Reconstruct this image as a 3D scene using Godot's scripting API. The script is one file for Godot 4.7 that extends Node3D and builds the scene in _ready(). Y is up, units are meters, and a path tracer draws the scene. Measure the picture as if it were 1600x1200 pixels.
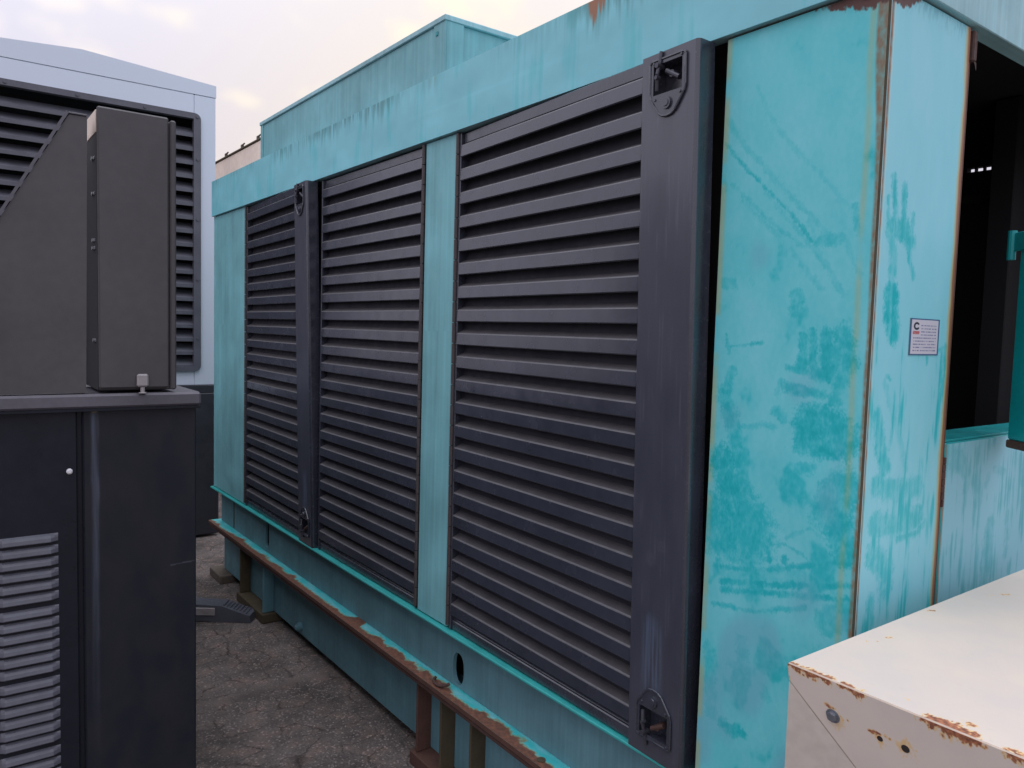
extends Node3D
# A yard of parked generator sets at dusk: teal enclosure, dark cabinet, white housing, cream box.

var mat := {}
var warp = null
var base_of := {}
var na := FastNoiseLite.new()
var nb := FastNoiseLite.new()
var nc := FastNoiseLite.new()
var rng := RandomNumberGenerator.new()

func _ready() -> void:
	rng.seed = 7
	for p in [[na, 11, 1.0, 4], [nb, 23, 1.0, 3], [nc, 37, 1.0, 2]]:
		p[0].seed = p[1]; p[0].frequency = p[2]; p[0].fractal_octaves = p[3]
		p[0].noise_type = FastNoiseLite.TYPE_SIMPLEX_SMOOTH
	set_camera()
	set_sky()
	set_sun()
	make_materials()
	make_ground()
	make_teal_enclosure()
	make_white_housing()
	make_far_container()
	make_dark_cabinet()
	make_cream_box()
	make_small_things()

# ---------------------------------------------------------------- camera, sky, sun
func set_camera() -> void:
	var c := Camera3D.new()
	c.name = "camera"
	c.fov = 52.72
	c.near = 0.05
	c.far = 400.0
	add_child(c)
	var r := Vector3(0.59728, 0.02767, -0.80155)
	var u := Vector3(-0.07134, 0.99728, -0.01873)
	var f := Vector3(-0.79885, -0.06837, -0.59763)
	c.transform = Transform3D(Basis(r, u, -f).orthonormalized(), Vector3(0.793, 1.675, 1.46))
	c.current = true

func set_sky() -> void:
	var w := 1024
	var h := 512
	var img := Image.create(w, h, false, Image.FORMAT_RGBF)
	var sun := Vector3(-0.80, 0.22, -0.56).normalized()
	var cl := FastNoiseLite.new()
	cl.seed = 5; cl.frequency = 1.0; cl.fractal_octaves = 5
	for j in h:
		var th := PI * (j + 0.5) / h
		for i in w:
			var ph := TAU * (i + 0.5) / w
			var d := Vector3(sin(th) * sin(ph), cos(th), -sin(th) * cos(ph))
			var up: float = maxf(d.y, 0.0)
			var g: float = maxf(d.dot(sun), 0.0)
			# high thin overcast: lavender blue above, warm towards the low sun
			# (an overcast sky is brighter overhead than near the horizon)
			var c := Vector3(0.47, 0.455, 0.55).lerp(Vector3(1.55, 1.60, 1.82), pow(up, 1.7))
			c = c.lerp(Vector3(0.73, 0.60, 0.50), 0.95 * pow(g, 8.0) * pow(1.0 - up, 3.5))
			c = c.lerp(Vector3(0.78, 0.69, 0.53), 0.6 * pow(g, 24.0))
			if d.y > 0.02:
				var q := d / (d.y + 0.28)
				var n: float = cl.get_noise_3d(q.x * 2.6, q.z * 2.6, 3.0) * 0.5 + 0.5
				var n2: float = cl.get_noise_3d(q.x * 7.0, q.z * 7.0, 9.0) * 0.5 + 0.5
				var m: float = smoothstep(0.50, 0.70, n * 0.45 + n2 * 0.55)
				var lit := c * 1.12 + Vector3(0.03, 0.02, 0.0)
				lit = lit.lerp(Vector3(0.86, 0.77, 0.60), pow(g, 8.0))
				c = c.lerp(lit, 0.8 * m)
			else:
				c = c.lerp(Vector3(0.12, 0.11, 0.11), smoothstep(0.02, -0.05, d.y))
			img.set_pixel(i, j, Color(c.x, c.y, c.z))
	var pm := PanoramaSkyMaterial.new()
	pm.panorama = ImageTexture.create_from_image(img)
	var sky := Sky.new()
	sky.sky_material = pm
	var e := Environment.new()
	e.background_mode = Environment.BG_SKY
	e.sky = sky
	e.ambient_light_source = Environment.AMBIENT_SOURCE_SKY
	e.tonemap_mode = Environment.TONE_MAPPER_LINEAR
	e.tonemap_exposure = 1.36
	e.sdfgi_enabled = true
	e.ssao_enabled = true
	e.ssil_enabled = true
	var we := WorldEnvironment.new()
	we.name = "sky"
	we.environment = e
	add_child(we)

func set_sun() -> void:
	var s := DirectionalLight3D.new()
	s.name = "sun"
	s.light_energy = 0.3
	s.light_color = Color(1.0, 0.84, 0.66)
	s.light_angular_distance = 12.0
	s.shadow_enabled = true
	add_child(s)
	s.look_at_from_position(Vector3.ZERO, -Vector3(-0.80, 0.22, -0.56))

# ---------------------------------------------------------------- mesh helpers
func surf() -> SurfaceTool:
	var st := SurfaceTool.new()
	st.begin(Mesh.PRIMITIVE_TRIANGLES)
	return st

func face(st: SurfaceTool, pts: Array, inside: Vector3, uvs: Array = []) -> void:
	var q := []
	for p in pts:
		q.append(warp.call(p) if warp != null else p)
	var ins: Vector3 = warp.call(inside) if warp != null else inside
	var n: Vector3 = (q[1] - q[0]).cross(q[2] - q[0])
	if n.length_squared() < 1e-16 and q.size() > 3:
		n = (q[2] - q[0]).cross(q[3] - q[0])
	n = n.normalized()
	var flip: bool = n.dot(q[0] - ins) < 0.0
	if flip:
		n = -n
	for i in range(1, q.size() - 1):
		var o := [0, i, i + 1] if flip else [0, i + 1, i]
		for k in o:
			st.set_normal(n)
			st.set_uv(uvs[k] if uvs.size() else Vector2.ZERO)
			st.add_vertex(q[k])

func box(st: SurfaceTool, a: Vector3, b: Vector3, ch := 0.0, skip := Vector2i(-1, 0)) -> void:
	var c := (a + b) * 0.5
	var h := (b - a).abs() * 0.5
	ch = minf(ch, 0.9 * minf(h.x, minf(h.y, h.z)))
	for k in 3:
		var i := (k + 1) % 3
		var j := (k + 2) % 3
		for s in [-1, 1]:
			if skip.x == k and skip.y == s:
				continue
			var pts := []
			for e in [[-1, -1], [1, -1], [1, 1], [-1, 1]]:
				var p := Vector3.ZERO
				p[k] = s * h[k]; p[i] = e[0] * (h[i] - ch); p[j] = e[1] * (h[j] - ch)
				pts.append(c + p)
			face(st, pts, c)
		if ch > 0.0:
			for s in [-1, 1]:
				for t in [-1, 1]:
					var pts := []
					for e in [[-1, 0], [1, 0], [1, 1], [-1, 1]]:
						var p := Vector3.ZERO
						p[k] = e[0] * (h[k] - ch)
						p[i] = s * (h[i] - (ch if e[1] == 0 else 0.0))
						p[j] = t * (h[j] - (0.0 if e[1] == 0 else ch))
						pts.append(c + p)
					face(st, pts, c)
	if ch > 0.0:
		for s in [-1, 1]:
			for t in [-1, 1]:
				for r in [-1, 1]:
					var g := Vector3(s, t, r)
					face(st, [c + g * Vector3(h.x, h.y - ch, h.z - ch), c + g * Vector3(h.x - ch, h.y, h.z - ch), c + g * Vector3(h.x - ch, h.y - ch, h.z)], c)

# front face of a box as a textured rectangle; axis 2 = faces +z, axis 0 = faces +x, axis 1 = faces up
func front(st: SurfaceTool, a: Vector3, b: Vector3, axis: int, ch := 0.0) -> void:
	var c := (a + b) * 0.5
	if axis == 2:
		var x0 := a.x + ch; var x1 := b.x - ch; var y0 := a.y + ch; var y1 := b.y - ch
		face(st, [Vector3(x0, y1, b.z), Vector3(x1, y1, b.z), Vector3(x1, y0, b.z), Vector3(x0, y0, b.z)], c, [Vector2(0, 0), Vector2(1, 0), Vector2(1, 1), Vector2(0, 1)])
	elif axis == 0:
		var z1 := b.z - ch; var z0 := a.z + ch; var y0 := a.y + ch; var y1 := b.y - ch
		face(st, [Vector3(b.x, y1, z1), Vector3(b.x, y1, z0), Vector3(b.x, y0, z0), Vector3(b.x, y0, z1)], c, [Vector2(0, 0), Vector2(1, 0), Vector2(1, 1), Vector2(0, 1)])
	else:
		var x0 := a.x + ch; var x1 := b.x - ch; var z0 := a.z + ch; var z1 := b.z - ch
		face(st, [Vector3(x0, b.y, z1), Vector3(x1, b.y, z1), Vector3(x1, b.y, z0), Vector3(x0, b.y, z0)], c, [Vector2(0, 1), Vector2(1, 1), Vector2(1, 0), Vector2(0, 0)])

func cyl(st: SurfaceTool, p0: Vector3, p1: Vector3, r0: float, r1: float, n := 12, cap := true) -> void:
	var d := (p1 - p0).normalized()
	var u := d.cross(Vector3(0.31, 0.87, 0.37)).normalized()
	var v := d.cross(u)
	var c := (p0 + p1) * 0.5
	var e0 := []
	var e1 := []
	for i in n:
		var a := TAU * i / n
		var k := u * cos(a) + v * sin(a)
		e0.append(p0 + k * r0)
		e1.append(p1 + k * r1)
	for i in n:
		var j := (i + 1) % n
		face(st, [e0[i], e0[j], e1[j], e1[i]], c)
	if cap:
		face(st, e0, c)
		face(st, e1, c)

func rod(st: SurfaceTool, pts: Array, r: float, n := 8) -> void:
	for i in pts.size() - 1:
		cyl(st, pts[i], pts[i + 1], r, r, n)

# extrude a 2D outline; at(Vector2, depth) gives the point
func extrude(st: SurfaceTool, poly: Array, at: Callable, d0: float, d1: float, cuts := 1) -> void:
	var pv := PackedVector2Array(poly)
	var tri := Geometry2D.triangulate_polygon(pv)
	var cw := Geometry2D.is_polygon_clockwise(pv)
	for t in range(0, tri.size(), 3):
		var m: Vector2 = (pv[tri[t]] + pv[tri[t + 1]] + pv[tri[t + 2]]) / 3.0
		for d in [d0, d1]:
			face(st, [at.call(pv[tri[t]], d), at.call(pv[tri[t + 1]], d), at.call(pv[tri[t + 2]], d)], at.call(m, (d0 + d1) * 0.5))
	for i in pv.size():
		var p := pv[i]
		var q := pv[(i + 1) % pv.size()]
		var e := (q - p).normalized()
		var o := Vector2(e.y, -e.x) * (-1.0 if cw else 1.0)
		# Geometry2D calls an outline clockwise in y-down space
		o = -o if not Geometry2D.is_point_in_polygon((p + q) * 0.5 - o * 1e-4, pv) else o
		for k in cuts:
			var a: float = lerpf(d0, d1, float(k) / cuts)
			var b: float = lerpf(d0, d1, float(k + 1) / cuts)
			face(st, [at.call(p, a), at.call(q, a), at.call(q, b), at.call(p, b)], at.call((p + q) * 0.5 - o * 0.01, (a + b) * 0.5))

func at_z(p: Vector2, d: float) -> Vector3: return Vector3(p.x, p.y, d)
func at_x(p: Vector2, d: float) -> Vector3: return Vector3(d, p.y, p.x)

func thing(called: String, label: String, category: String, at: Vector3, group := "") -> Node3D:
	var o := Node3D.new()
	o.name = called
	add_child(o, true)
	o.position = at
	o.set_meta("label", label)
	o.set_meta("category", category)
	if group != "":
		o.set_meta("group", group)
	base_of[o] = at
	return o

# commit one or more surfaces as one named mesh under parent
func put(called: String, parent: Node, sts: Array, label := "") -> MeshInstance3D:
	var am := ArrayMesh.new()
	for s in sts:
		s[0].set_material(mat[s[1]])
		am = s[0].commit(am)
	var m := MeshInstance3D.new()
	m.name = called
	m.mesh = am
	m.cast_shadow = GeometryInstance3D.SHADOW_CASTING_SETTING_ON
	parent.add_child(m, true)
	if base_of.has(parent):
		m.position = -base_of[parent]
	if label != "":
		m.set_meta("label", label)
	return m

func part_box(called: String, parent: Node, m: String, a: Vector3, b: Vector3, ch := 0.003) -> MeshInstance3D:
	var st := surf()
	box(st, a, b, ch)
	return put(called, parent, [[st, m]])

# ---------------------------------------------------------------- textures
func lin(r: float, g: float, b: float) -> Color:
	return Color(r, g, b).linear_to_srgb()

func paint(w: int, h: int, f: Callable) -> ImageTexture:
	var by := PackedByteArray()
	by.resize(w * h * 3)
	var k := 0
	for j in h:
		for i in w:
			var c: Color = f.call(i, j)
			by[k] = int(clampf(c.r, 0, 1) * 255.0)
			by[k + 1] = int(clampf(c.g, 0, 1) * 255.0)
			by[k + 2] = int(clampf(c.b, 0, 1) * 255.0)
			k += 3
	var im := Image.create_from_data(w, h, false, Image.FORMAT_RGB8, by)
	im.generate_mipmaps()
	return ImageTexture.create_from_image(im)

# soft strokes [width, strength, x, y, x, y ...] in metres drawn into a mask of w*h cells
func strokes(list: Array, w: int, h: int, x0: float, y0: float, sx: float, sy: float, rag := 0.5) -> PackedFloat32Array:
	var m := PackedFloat32Array()
	m.resize(w * h)
	for s in list:
		var r: float = s[0] * 0.5
		var soft: float = 0.0035 + r * 0.35
		for q in range(2, s.size() - 2, 2):
			var a := Vector2(s[q], s[q + 1])
			var b := Vector2(s[q + 2], s[q + 3])
			var pad: float = r + soft + 0.012
			var i0 := clampi(int((minf((a.x - x0) / sx, (b.x - x0) / sx)) * w - pad / absf(sx) * w), 0, w - 1)
			var i1 := clampi(int((maxf((a.x - x0) / sx, (b.x - x0) / sx)) * w + pad / absf(sx) * w), 0, w - 1)
			var j0 := clampi(int((minf((a.y - y0) / sy, (b.y - y0) / sy)) * h - pad / absf(sy) * h), 0, h - 1)
			var j1 := clampi(int((maxf((a.y - y0) / sy, (b.y - y0) / sy)) * h + pad / absf(sy) * h), 0, h - 1)
			for j in range(j0, j1 + 1):
				for i in range(i0, i1 + 1):
					var p := Vector2(x0 + (i + 0.5) / w * sx, y0 + (j + 0.5) / h * sy)
					var ab := b - a
					var t := clampf((p - a).dot(ab) / maxf(ab.length_squared(), 1e-9), 0, 1)
					var d := p.distance_to(a + ab * t)
					d += (na.get_noise_2d(p.x * 38.0, p.y * 38.0) + 0.7 * nb.get_noise_2d(p.x * 160.0, p.y * 110.0)) * (0.006 + r * 0.5) * rag
					var v: float = s[1] * (1.0 - smoothstep(r - soft * 0.9, r + soft * 0.9, d)) * clampf(0.98 + 0.5 * nc.get_noise_2d(p.x * 22.0, p.y * 22.0) + 0.35 * nb.get_noise_2d(p.x * 130.0, p.y * 60.0), 0.3, 1.2)
					if v > m[j * w + i]:
						m[j * w + i] = v
	return m

func tri(m: StandardMaterial3D, s: float) -> void:
	m.uv1_triplanar = true
	m.uv1_world_triplanar = true
	m.uv1_triplanar_sharpness = 6.0
	m.uv1_scale = Vector3(s, s, s)

var grain_tex: ImageTexture
var streak_tex: ImageTexture
var rough_tex: ImageTexture
var dent_tex: ImageTexture

func flat(called: String, c: Color, rough: float, tex := 0, scale := 0.7, dent := 0.0, spec := 0.5) -> StandardMaterial3D:
	var m := StandardMaterial3D.new()
	m.albedo_color = c
	m.roughness = rough
	m.metallic_specular = spec
	tri(m, scale)
	if tex == 1:
		m.albedo_texture = grain_tex
	elif tex == 2:
		m.albedo_texture = streak_tex
	if tex > 0:
		m.roughness = minf(1.0, rough * 1.25)
		m.roughness_texture = rough_tex
	if dent > 0.0:
		m.normal_enabled = true
		m.normal_texture = dent_tex
		m.normal_scale = dent
	mat[called] = m
	return m

func tex_mat(called: String, t: Texture2D, rough: float, dent := 0.0) -> StandardMaterial3D:
	var m := StandardMaterial3D.new()
	m.albedo_texture = t
	m.roughness = rough
	if dent > 0.0:
		m.normal_enabled = true
		m.normal_texture = dent_tex
		m.normal_scale = dent
	mat[called] = m
	return m

func seamless(n: FastNoiseLite, size: int, f: float, oct: int, sd: int) -> PackedByteArray:
	n.frequency = f; n.fractal_octaves = oct; n.seed = sd
	var im := n.get_seamless_image(size, size)
	im.convert(Image.FORMAT_L8)
	return im.get_data()

func make_materials() -> void:
	var n := FastNoiseLite.new()
	n.noise_type = FastNoiseLite.TYPE_SIMPLEX_SMOOTH
	var S := 512
	var fine := seamless(n, S, 0.12, 3, 1)
	var mid := seamless(n, S, 0.02, 4, 2)
	var big := seamless(n, S, 0.006, 4, 3)
	var g := PackedByteArray(); g.resize(S * S)
	var k := PackedByteArray(); k.resize(S * S)
	var r := PackedByteArray(); r.resize(S * S)
	for j in S:
		for i in S:
			var o := j * S + i
			g[o] = int(clampf(224.0 + 0.07 * (fine[o] - 128) + 0.08 * (mid[o] - 128) + 0.12 * (big[o] - 128), 0, 255))
			# runs of rain: the same column noise drawn out downwards
			var sx := (fine[((j / 24) % S) * S + i] * 0.4 + fine[((j / 60 + 40) % S) * S + ((i * 3) % S)] * 0.3 + mid[((j / 10) % S) * S + ((i * 2) % S)] * 0.3)
			k[o] = int(clampf(220.0 + 0.20 * (sx - 128) + 0.14 * (big[o] - 128), 0, 255))
			r[o] = int(clampf(205.0 + 0.25 * (mid[o] - 128) + 0.35 * (big[(o * 7) % (S * S)] - 128) + 0.1 * (fine[o] - 128), 0, 255))
	for t in [[g, 0], [k, 1], [r, 2]]:
		var im := Image.create_from_data(S, S, false, Image.FORMAT_L8, t[0])
		im.convert(Image.FORMAT_RGB8)
		im.generate_mipmaps()
		var tx := ImageTexture.create_from_image(im)
		if t[1] == 0: grain_tex = tx
		elif t[1] == 1: streak_tex = tx
		else: rough_tex = tx
	n.frequency = 0.006; n.fractal_octaves = 2; n.seed = 9
	var di := n.get_seamless_image(256, 256)
	di.convert(Image.FORMAT_RGBA8)
	di.bump_map_to_normal_map(6.0)
	dent_tex = ImageTexture.create_from_image(di)

	flat("teal", lin(0.25, 0.6, 0.64), 0.6, 2, 0.6, 0.25)
	flat("teal_pale", lin(0.42, 0.74, 0.79), 0.62, 2, 0.6, 0.25)
	flat("teal_fresh", lin(0.05, 0.5, 0.47), 0.45, 1, 0.9)
	flat("teal_deep", lin(0.01, 0.38, 0.39), 0.5, 1, 0.9)
	flat("teal_flap", lin(0.008, 0.50, 0.50), 0.45, 1, 0.9)
	flat("teal_base", lin(0.16, 0.34, 0.39), 0.6, 2, 0.8)
	flat("door_black", lin(0.052, 0.057, 0.078), 0.25, 2, 1.1, 0.05, 0.9)
	flat("hinge_brown", lin(0.085, 0.068, 0.066), 0.6, 1, 3.0)
	flat("slat_edge", lin(0.17, 0.165, 0.175), 0.4, 1, 3.0)
	flat("slat_black", lin(0.054, 0.06, 0.082), 0.24, 1, 0.5, 0.0, 0.95)
	flat("slat_web", lin(0.042, 0.042, 0.052), 0.7, 1, 0.8, 0.0, 0.3)  # blade paint made darker in the recess; shade put into the colour
	flat("slat_dust", lin(0.095, 0.088, 0.092), 0.85, 1, 2.5, 0.0, 0.3)
	flat("shade_black", lin(0.012, 0.012, 0.013), 0.9)  # near black so interiors and gaps stay dark; shade held in the colour
	flat("steel", lin(0.35, 0.35, 0.37), 0.35, 1, 2.0)
	mat["steel"].metallic = 0.8
	flat("zinc", lin(0.28, 0.30, 0.34), 0.35, 1, 2.0)
	mat["zinc"].metallic = 0.5
	flat("brown_grey", lin(0.088, 0.08, 0.082), 0.5, 1, 0.5, 0.1)
	flat("cabinet", lin(0.017, 0.02, 0.028), 0.32, 1, 0.5, 0.1, 0.35)
	flat("cabinet_lid", lin(0.13, 0.12, 0.14), 0.45, 1, 0.8)
	flat("louvre_grey", lin(0.13, 0.13, 0.16), 0.5, 1, 0.9)
	flat("white", lin(0.64, 0.69, 0.77), 0.45, 0, 0.3, 0.08)
	flat("white_louvre", lin(0.13, 0.13, 0.155), 0.5, 1, 0.8)
	flat("base_black", lin(0.035, 0.036, 0.045), 0.6, 1, 0.5)
	flat("cream", lin(0.7, 0.62, 0.53), 0.5, 1, 0.6, 0.15)
	flat("lip_cream", lin(0.7, 0.56, 0.44), 0.6, 1, 2.0)
	flat("cream_wall", lin(0.95, 0.78, 0.64), 0.6, 1, 0.2)
	flat("rust", lin(0.125, 0.058, 0.040), 0.9, 1, 3.0)
	flat("rust_dark", lin(0.1, 0.05, 0.04), 0.95, 1, 3.0)
	flat("olive", lin(0.1, 0.075, 0.04), 0.85, 1, 2.0)
	flat("rubber", lin(0.12, 0.125, 0.15), 0.6, 1, 1.5)
	flat("timber", lin(0.16, 0.13, 0.10), 0.9, 2, 2.0)
	flat("stone", lin(0.30, 0.27, 0.25), 0.9)
	flat("zinc_dark", lin(0.10, 0.10, 0.12), 0.35, 1, 2.0)
	mat["zinc_dark"].metallic = 0.4
	flat("knob_white", lin(0.70, 0.68, 0.70), 0.4)
	flat("latch_pale", lin(0.42, 0.38, 0.38), 0.5, 1, 3.0)
	flat("hole_shade", lin(0.03, 0.022, 0.02), 0.9)  # dark colour standing for the shade inside bolt holes
	paint_textures()

func mixc(a: Color, b: Color, t: float) -> Color:
	return a.lerp(b, clampf(t, 0, 1))

func paint_textures() -> void:
	var rust1 := lin(0.26, 0.10, 0.045)
	var rust2 := lin(0.10, 0.04, 0.03)
	var ochre := lin(0.52, 0.38, 0.15)
	# --- corner panel, side face: x -0.378..0, y 2.35..0.61
	var w := 300
	var h := 1380
	var ms := strokes(SIDE_WIPES, w, h, -0.378, 2.35, 0.378, -1.74, 0.6)
	var chalk := lin(0.19, 0.62, 0.67)
	var wet := lin(0.002, 0.42, 0.45)
	mat_from("corner_side", paint(w, h, func(i, j):
		var x: float = -0.378 + (i + 0.5) / w * 0.378
		var y: float = 2.35 - (j + 0.5) / h * 1.74
		var n1 := na.get_noise_2d(x * 9.0, y * 6.0)
		var n2 := nb.get_noise_2d(x * 60.0, y * 40.0)
		var n3 := nc.get_noise_2d(x * 4.0 + 9.0, y * 3.0)
		# the chalky film is rubbed thin in patches over the lower two thirds
		var m: float = 0.16 + 0.06 * n2 + 0.14 * n1 + 0.10 * n3 + 0.45 * smoothstep(0.12, 0.42, n1 + 0.35 * n3 - 0.45 * absf(y - 1.2)) * (0.8 + 0.5 * n2)
		m = maxf(m, ms[j * w + i] * (0.85 + 0.3 * n2))
		var c := mixc(chalk, wet, m)
		c = mixc(c, lin(0.16, 0.42, 0.52), 0.55 * smoothstep(-0.1, 0.5, nc.get_noise_2d(x * 5.0 + 3.0, y * 3.5) - 0.5 * absf(y - 0.75)))
		# rust runs beside the corner
		var e1: float = smoothstep(0.012, 0.0, absf(x + 0.028 + 0.004 * n3))
		c = mixc(c, ochre, 0.36 * e1 * smoothstep(-0.5, 0.3, nb.get_noise_2d(x * 3.0, y * 5.0) + 0.3))
		var wd: float = 0.004 + 0.014 * smoothstep(1.9, 2.3, y) + 0.003 * n3
		c = mixc(c, rust1, 0.9 * smoothstep(wd + 0.005, wd - 0.002, -x) * (0.7 + 0.4 * n2))
		c = mixc(c, ochre, 0.5 * smoothstep(0.02, 0.006, x + 0.378) * smoothstep(-0.2, 0.3, na.get_noise_2d(3.0, y * 5.0) + 0.15))
		# bare rust at the top corner
		c = mixc(c, rust2, smoothstep(0.004, -0.004, 2.318 - y + 0.012 * n2 + 0.3 * maxf(-x - 0.045, 0.0)))
		return c))
	# --- corner panel, end face: z 0..-0.335 (u to the right is -z)
	w = 270
	h = 1380
	var me := strokes(END_WIPES, w, h, 0.0, 2.35, -0.335, -1.74)
	var pale := lin(0.30, 0.66, 0.74)
	mat_from("corner_end", paint(w, h, func(i, j):
		var z: float = -(i + 0.5) / w * 0.335
		var y: float = 2.35 - (j + 0.5) / h * 1.74
		var n1 := na.get_noise_2d(z * 12.0 + 30.0, y * 4.0)
		var n2 := nb.get_noise_2d(z * 70.0, y * 30.0)
		var ns := nb.get_noise_2d(z * 55.0 + 5.0, y * 2.2)
		var m: float = 0.08 + 0.08 * n1 + 0.65 * smoothstep(0.10, 0.7, n1 + ns * 0.7 - 1.8 * maxf(y - 1.5, 0.0))
		m = maxf(m, me[j * w + i] * (0.8 + 0.5 * ns))
		var c := mixc(pale, lin(0.01, 0.45, 0.48), m)
		c = mixc(c, lin(0.13, 0.42, 0.5), 0.5 * smoothstep(0.05, 0.0, 2.35 - y) * smoothstep(-0.2, 0.4, n2))
		var wd: float = 0.003 + 0.004 * smoothstep(1.7, 2.3, y)
		c = mixc(c, rust1, smoothstep(wd + 0.004, wd - 0.002, -z) * (0.8 + 0.4 * n2))
		c = mixc(c, lin(0.55, 0.62, 0.55), 0.7 * smoothstep(0.003, 0.0, absf(-z - wd - 0.006)) * smoothstep(1.2, 1.9, y))
		c = mixc(c, ochre, 0.9 * smoothstep(0.026, 0.008, z + 0.335 + 0.008 * n1))
		c = mixc(c, rust1, smoothstep(0.014, 0.004, z + 0.335 + 0.005 * n1))
		c = mixc(c, rust2, smoothstep(0.004, -0.004, 2.318 - y + 0.012 * n2 + 0.5 * maxf(-z - 0.05, 0.0)))
		return c))
	# --- low end panel: z -0.345..-1.75, y 1.452..0.61
	w = 560
	h = 420
	var ml := strokes(LOW_WIPES, w, h, -0.345, 1.452, -1.405, -0.842)
	mat_from("low_end", paint(w, h, func(i, j):
		var z: float = -0.345 - (i + 0.5) / w * 1.405
		var y: float = 1.452 - (j + 0.5) / h * 0.842
		var n1 := na.get_noise_2d(z * 10.0, y * 5.0)
		var ns := nb.get_noise_2d(z * 50.0, y * 3.0)
		var m: float = 0.1 + 0.55 * smoothstep(0.0, 0.5, n1 * 0.8 + ns * 0.7)
		m = maxf(m, ml[j * w + i] * (0.8 + 0.5 * ns))
		var c := mixc(lin(0.30, 0.58, 0.66), lin(0.06, 0.38, 0.42), m)
		return mixc(c, rust1, 0.9 * smoothstep(0.008, 0.0, -0.345 - z + 0.004 * n1)))) 
	# --- fascia, long side: x -4.40..0.015, y 2.571..2.35
	w = 1600
	h = 84
	mat_from("fascia_side", paint(w, h, func(i, j):
		var x: float = -4.40 + (i + 0.5) / w * 4.415
		var y: float = 2.571 - (j + 0.5) / h * 0.221
		var n1 := na.get_noise_2d(x * 3.0, y * 5.0)
		var col := nb.get_noise_2d(x * 45.0, y * 1.5)
		var c := mixc(lin(0.19, 0.50, 0.56), lin(0.24, 0.62, 0.68), 0.6 + 0.7 * n1)
		c = mixc(c, lin(0.06, 0.50, 0.52), 0.45 * smoothstep(0.0, 0.9, na.get_noise_2d(x * 7.0 + 4.0, y * 3.0) + 0.5 * col))
		# mildew runs from the top edge
		var reach: float = 0.05 + 0.11 * maxf(0.0, nb.get_noise_2d(x * 26.0, 3.0) + 0.2)
		var dirty: float = smoothstep(-0.35, 0.4, nc.get_noise_2d(x * 1.1 + 2.0, 1.0) + 0.25)
		c = mixc(c, lin(0.055, 0.17, 0.17), 0.6 * dirty * smoothstep(reach, 0.0, 2.571 - y) * smoothstep(-0.3, 0.5, col + n1 * 0.5 + 0.15))
		# rust where the paint has flaked at the top
		var rr: float = smoothstep(0.006, -0.004, absf(x + 0.805) - 0.034 - 0.2 * (y - 2.571)) * smoothstep(0.046 + 0.05 * col, 0.02 + 0.05 * col, 2.571 - y)
		c = mixc(c, lin(0.34, 0.15, 0.08), rr)
		c = mixc(c, lin(0.40, 0.30, 0.2), 0.7 * smoothstep(0.03, 0.0, absf(x + 1.66)) * smoothstep(0.05, 0.0, 2.571 - y) * smoothstep(-0.2, 0.3, col))
		return c))
	# --- skid flange top: x -4.41..0, z -0.04..0.03, rusted along the outer edge
	w = 1600
	h = 48
	mat_from("flange_top", paint(w, h, func(i, j):
		var x: float = -4.41 + (i + 0.5) / w * 4.41
		var v: float = (j + 0.5) / h
		var n1 := na.get_noise_2d(x * 4.0, v * 0.4)
		var n2 := nb.get_noise_2d(x * 40.0, v * 5.0)
		var edge: float = 0.70 - 0.30 * smoothstep(-0.1, 0.5, n1) + 0.10 * n2 + 0.25 * smoothstep(-3.9, -4.3, x)
		edge -= 0.5 * smoothstep(0.08, 0.02, absf(x + 2.28))
		var c := mixc(lin(0.03, 0.50, 0.50), lin(0.20, 0.56, 0.60), 0.5 + 0.8 * nb.get_noise_2d(x * 7.0, v * 2.0))
		c = mixc(c, lin(0.30, 0.30, 0.16), 0.8 * smoothstep(edge - 0.14, edge - 0.02, v))
		c = mixc(c, mixc(lin(0.24, 0.10, 0.055), lin(0.12, 0.055, 0.04), 0.5 + n2), smoothstep(edge - 0.04, edge + 0.04, v))
		return c))
	# --- cabinet panel: z 1.155..0.874, y 1.445..0.0 with a bleached run below the lid
	w = 160
	h = 640
	mat_from("cabinet_panel", paint(w, h, func(i, j):
		var z: float = 1.155 - (i + 0.5) / w * 0.281
		var y: float = 1.445 - (j + 0.5) / h * 1.445
		var n1 := na.get_noise_2d(z * 8.0, y * 5.0)
		var ns := nb.get_noise_2d(z * 90.0, y * 4.0)
		var c := mixc(lin(0.014, 0.017, 0.024), lin(0.024, 0.023, 0.029), 0.5 + 0.9 * n1)
		var run: float = smoothstep(0.013, 0.004, absf(z - 1.131 + 0.004 * n1)) * (0.65 + 0.5 * ns) * smoothstep(0.4, 1.3, y)
		c = mixc(c, lin(0.085, 0.10, 0.13), run)
		c = mixc(c, lin(0.36, 0.23, 0.08), smoothstep(0.010, 0.004, absf(z - 1.131)) * smoothstep(0.010, 0.003, 1.445 - y))
		if absf(y - 1.0 + 0.05 * (z - 0.9)) < 0.0018 and z < 0.94:
			c = mixc(c, lin(0.12, 0.12, 0.14), 0.5)
		return c))
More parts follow.
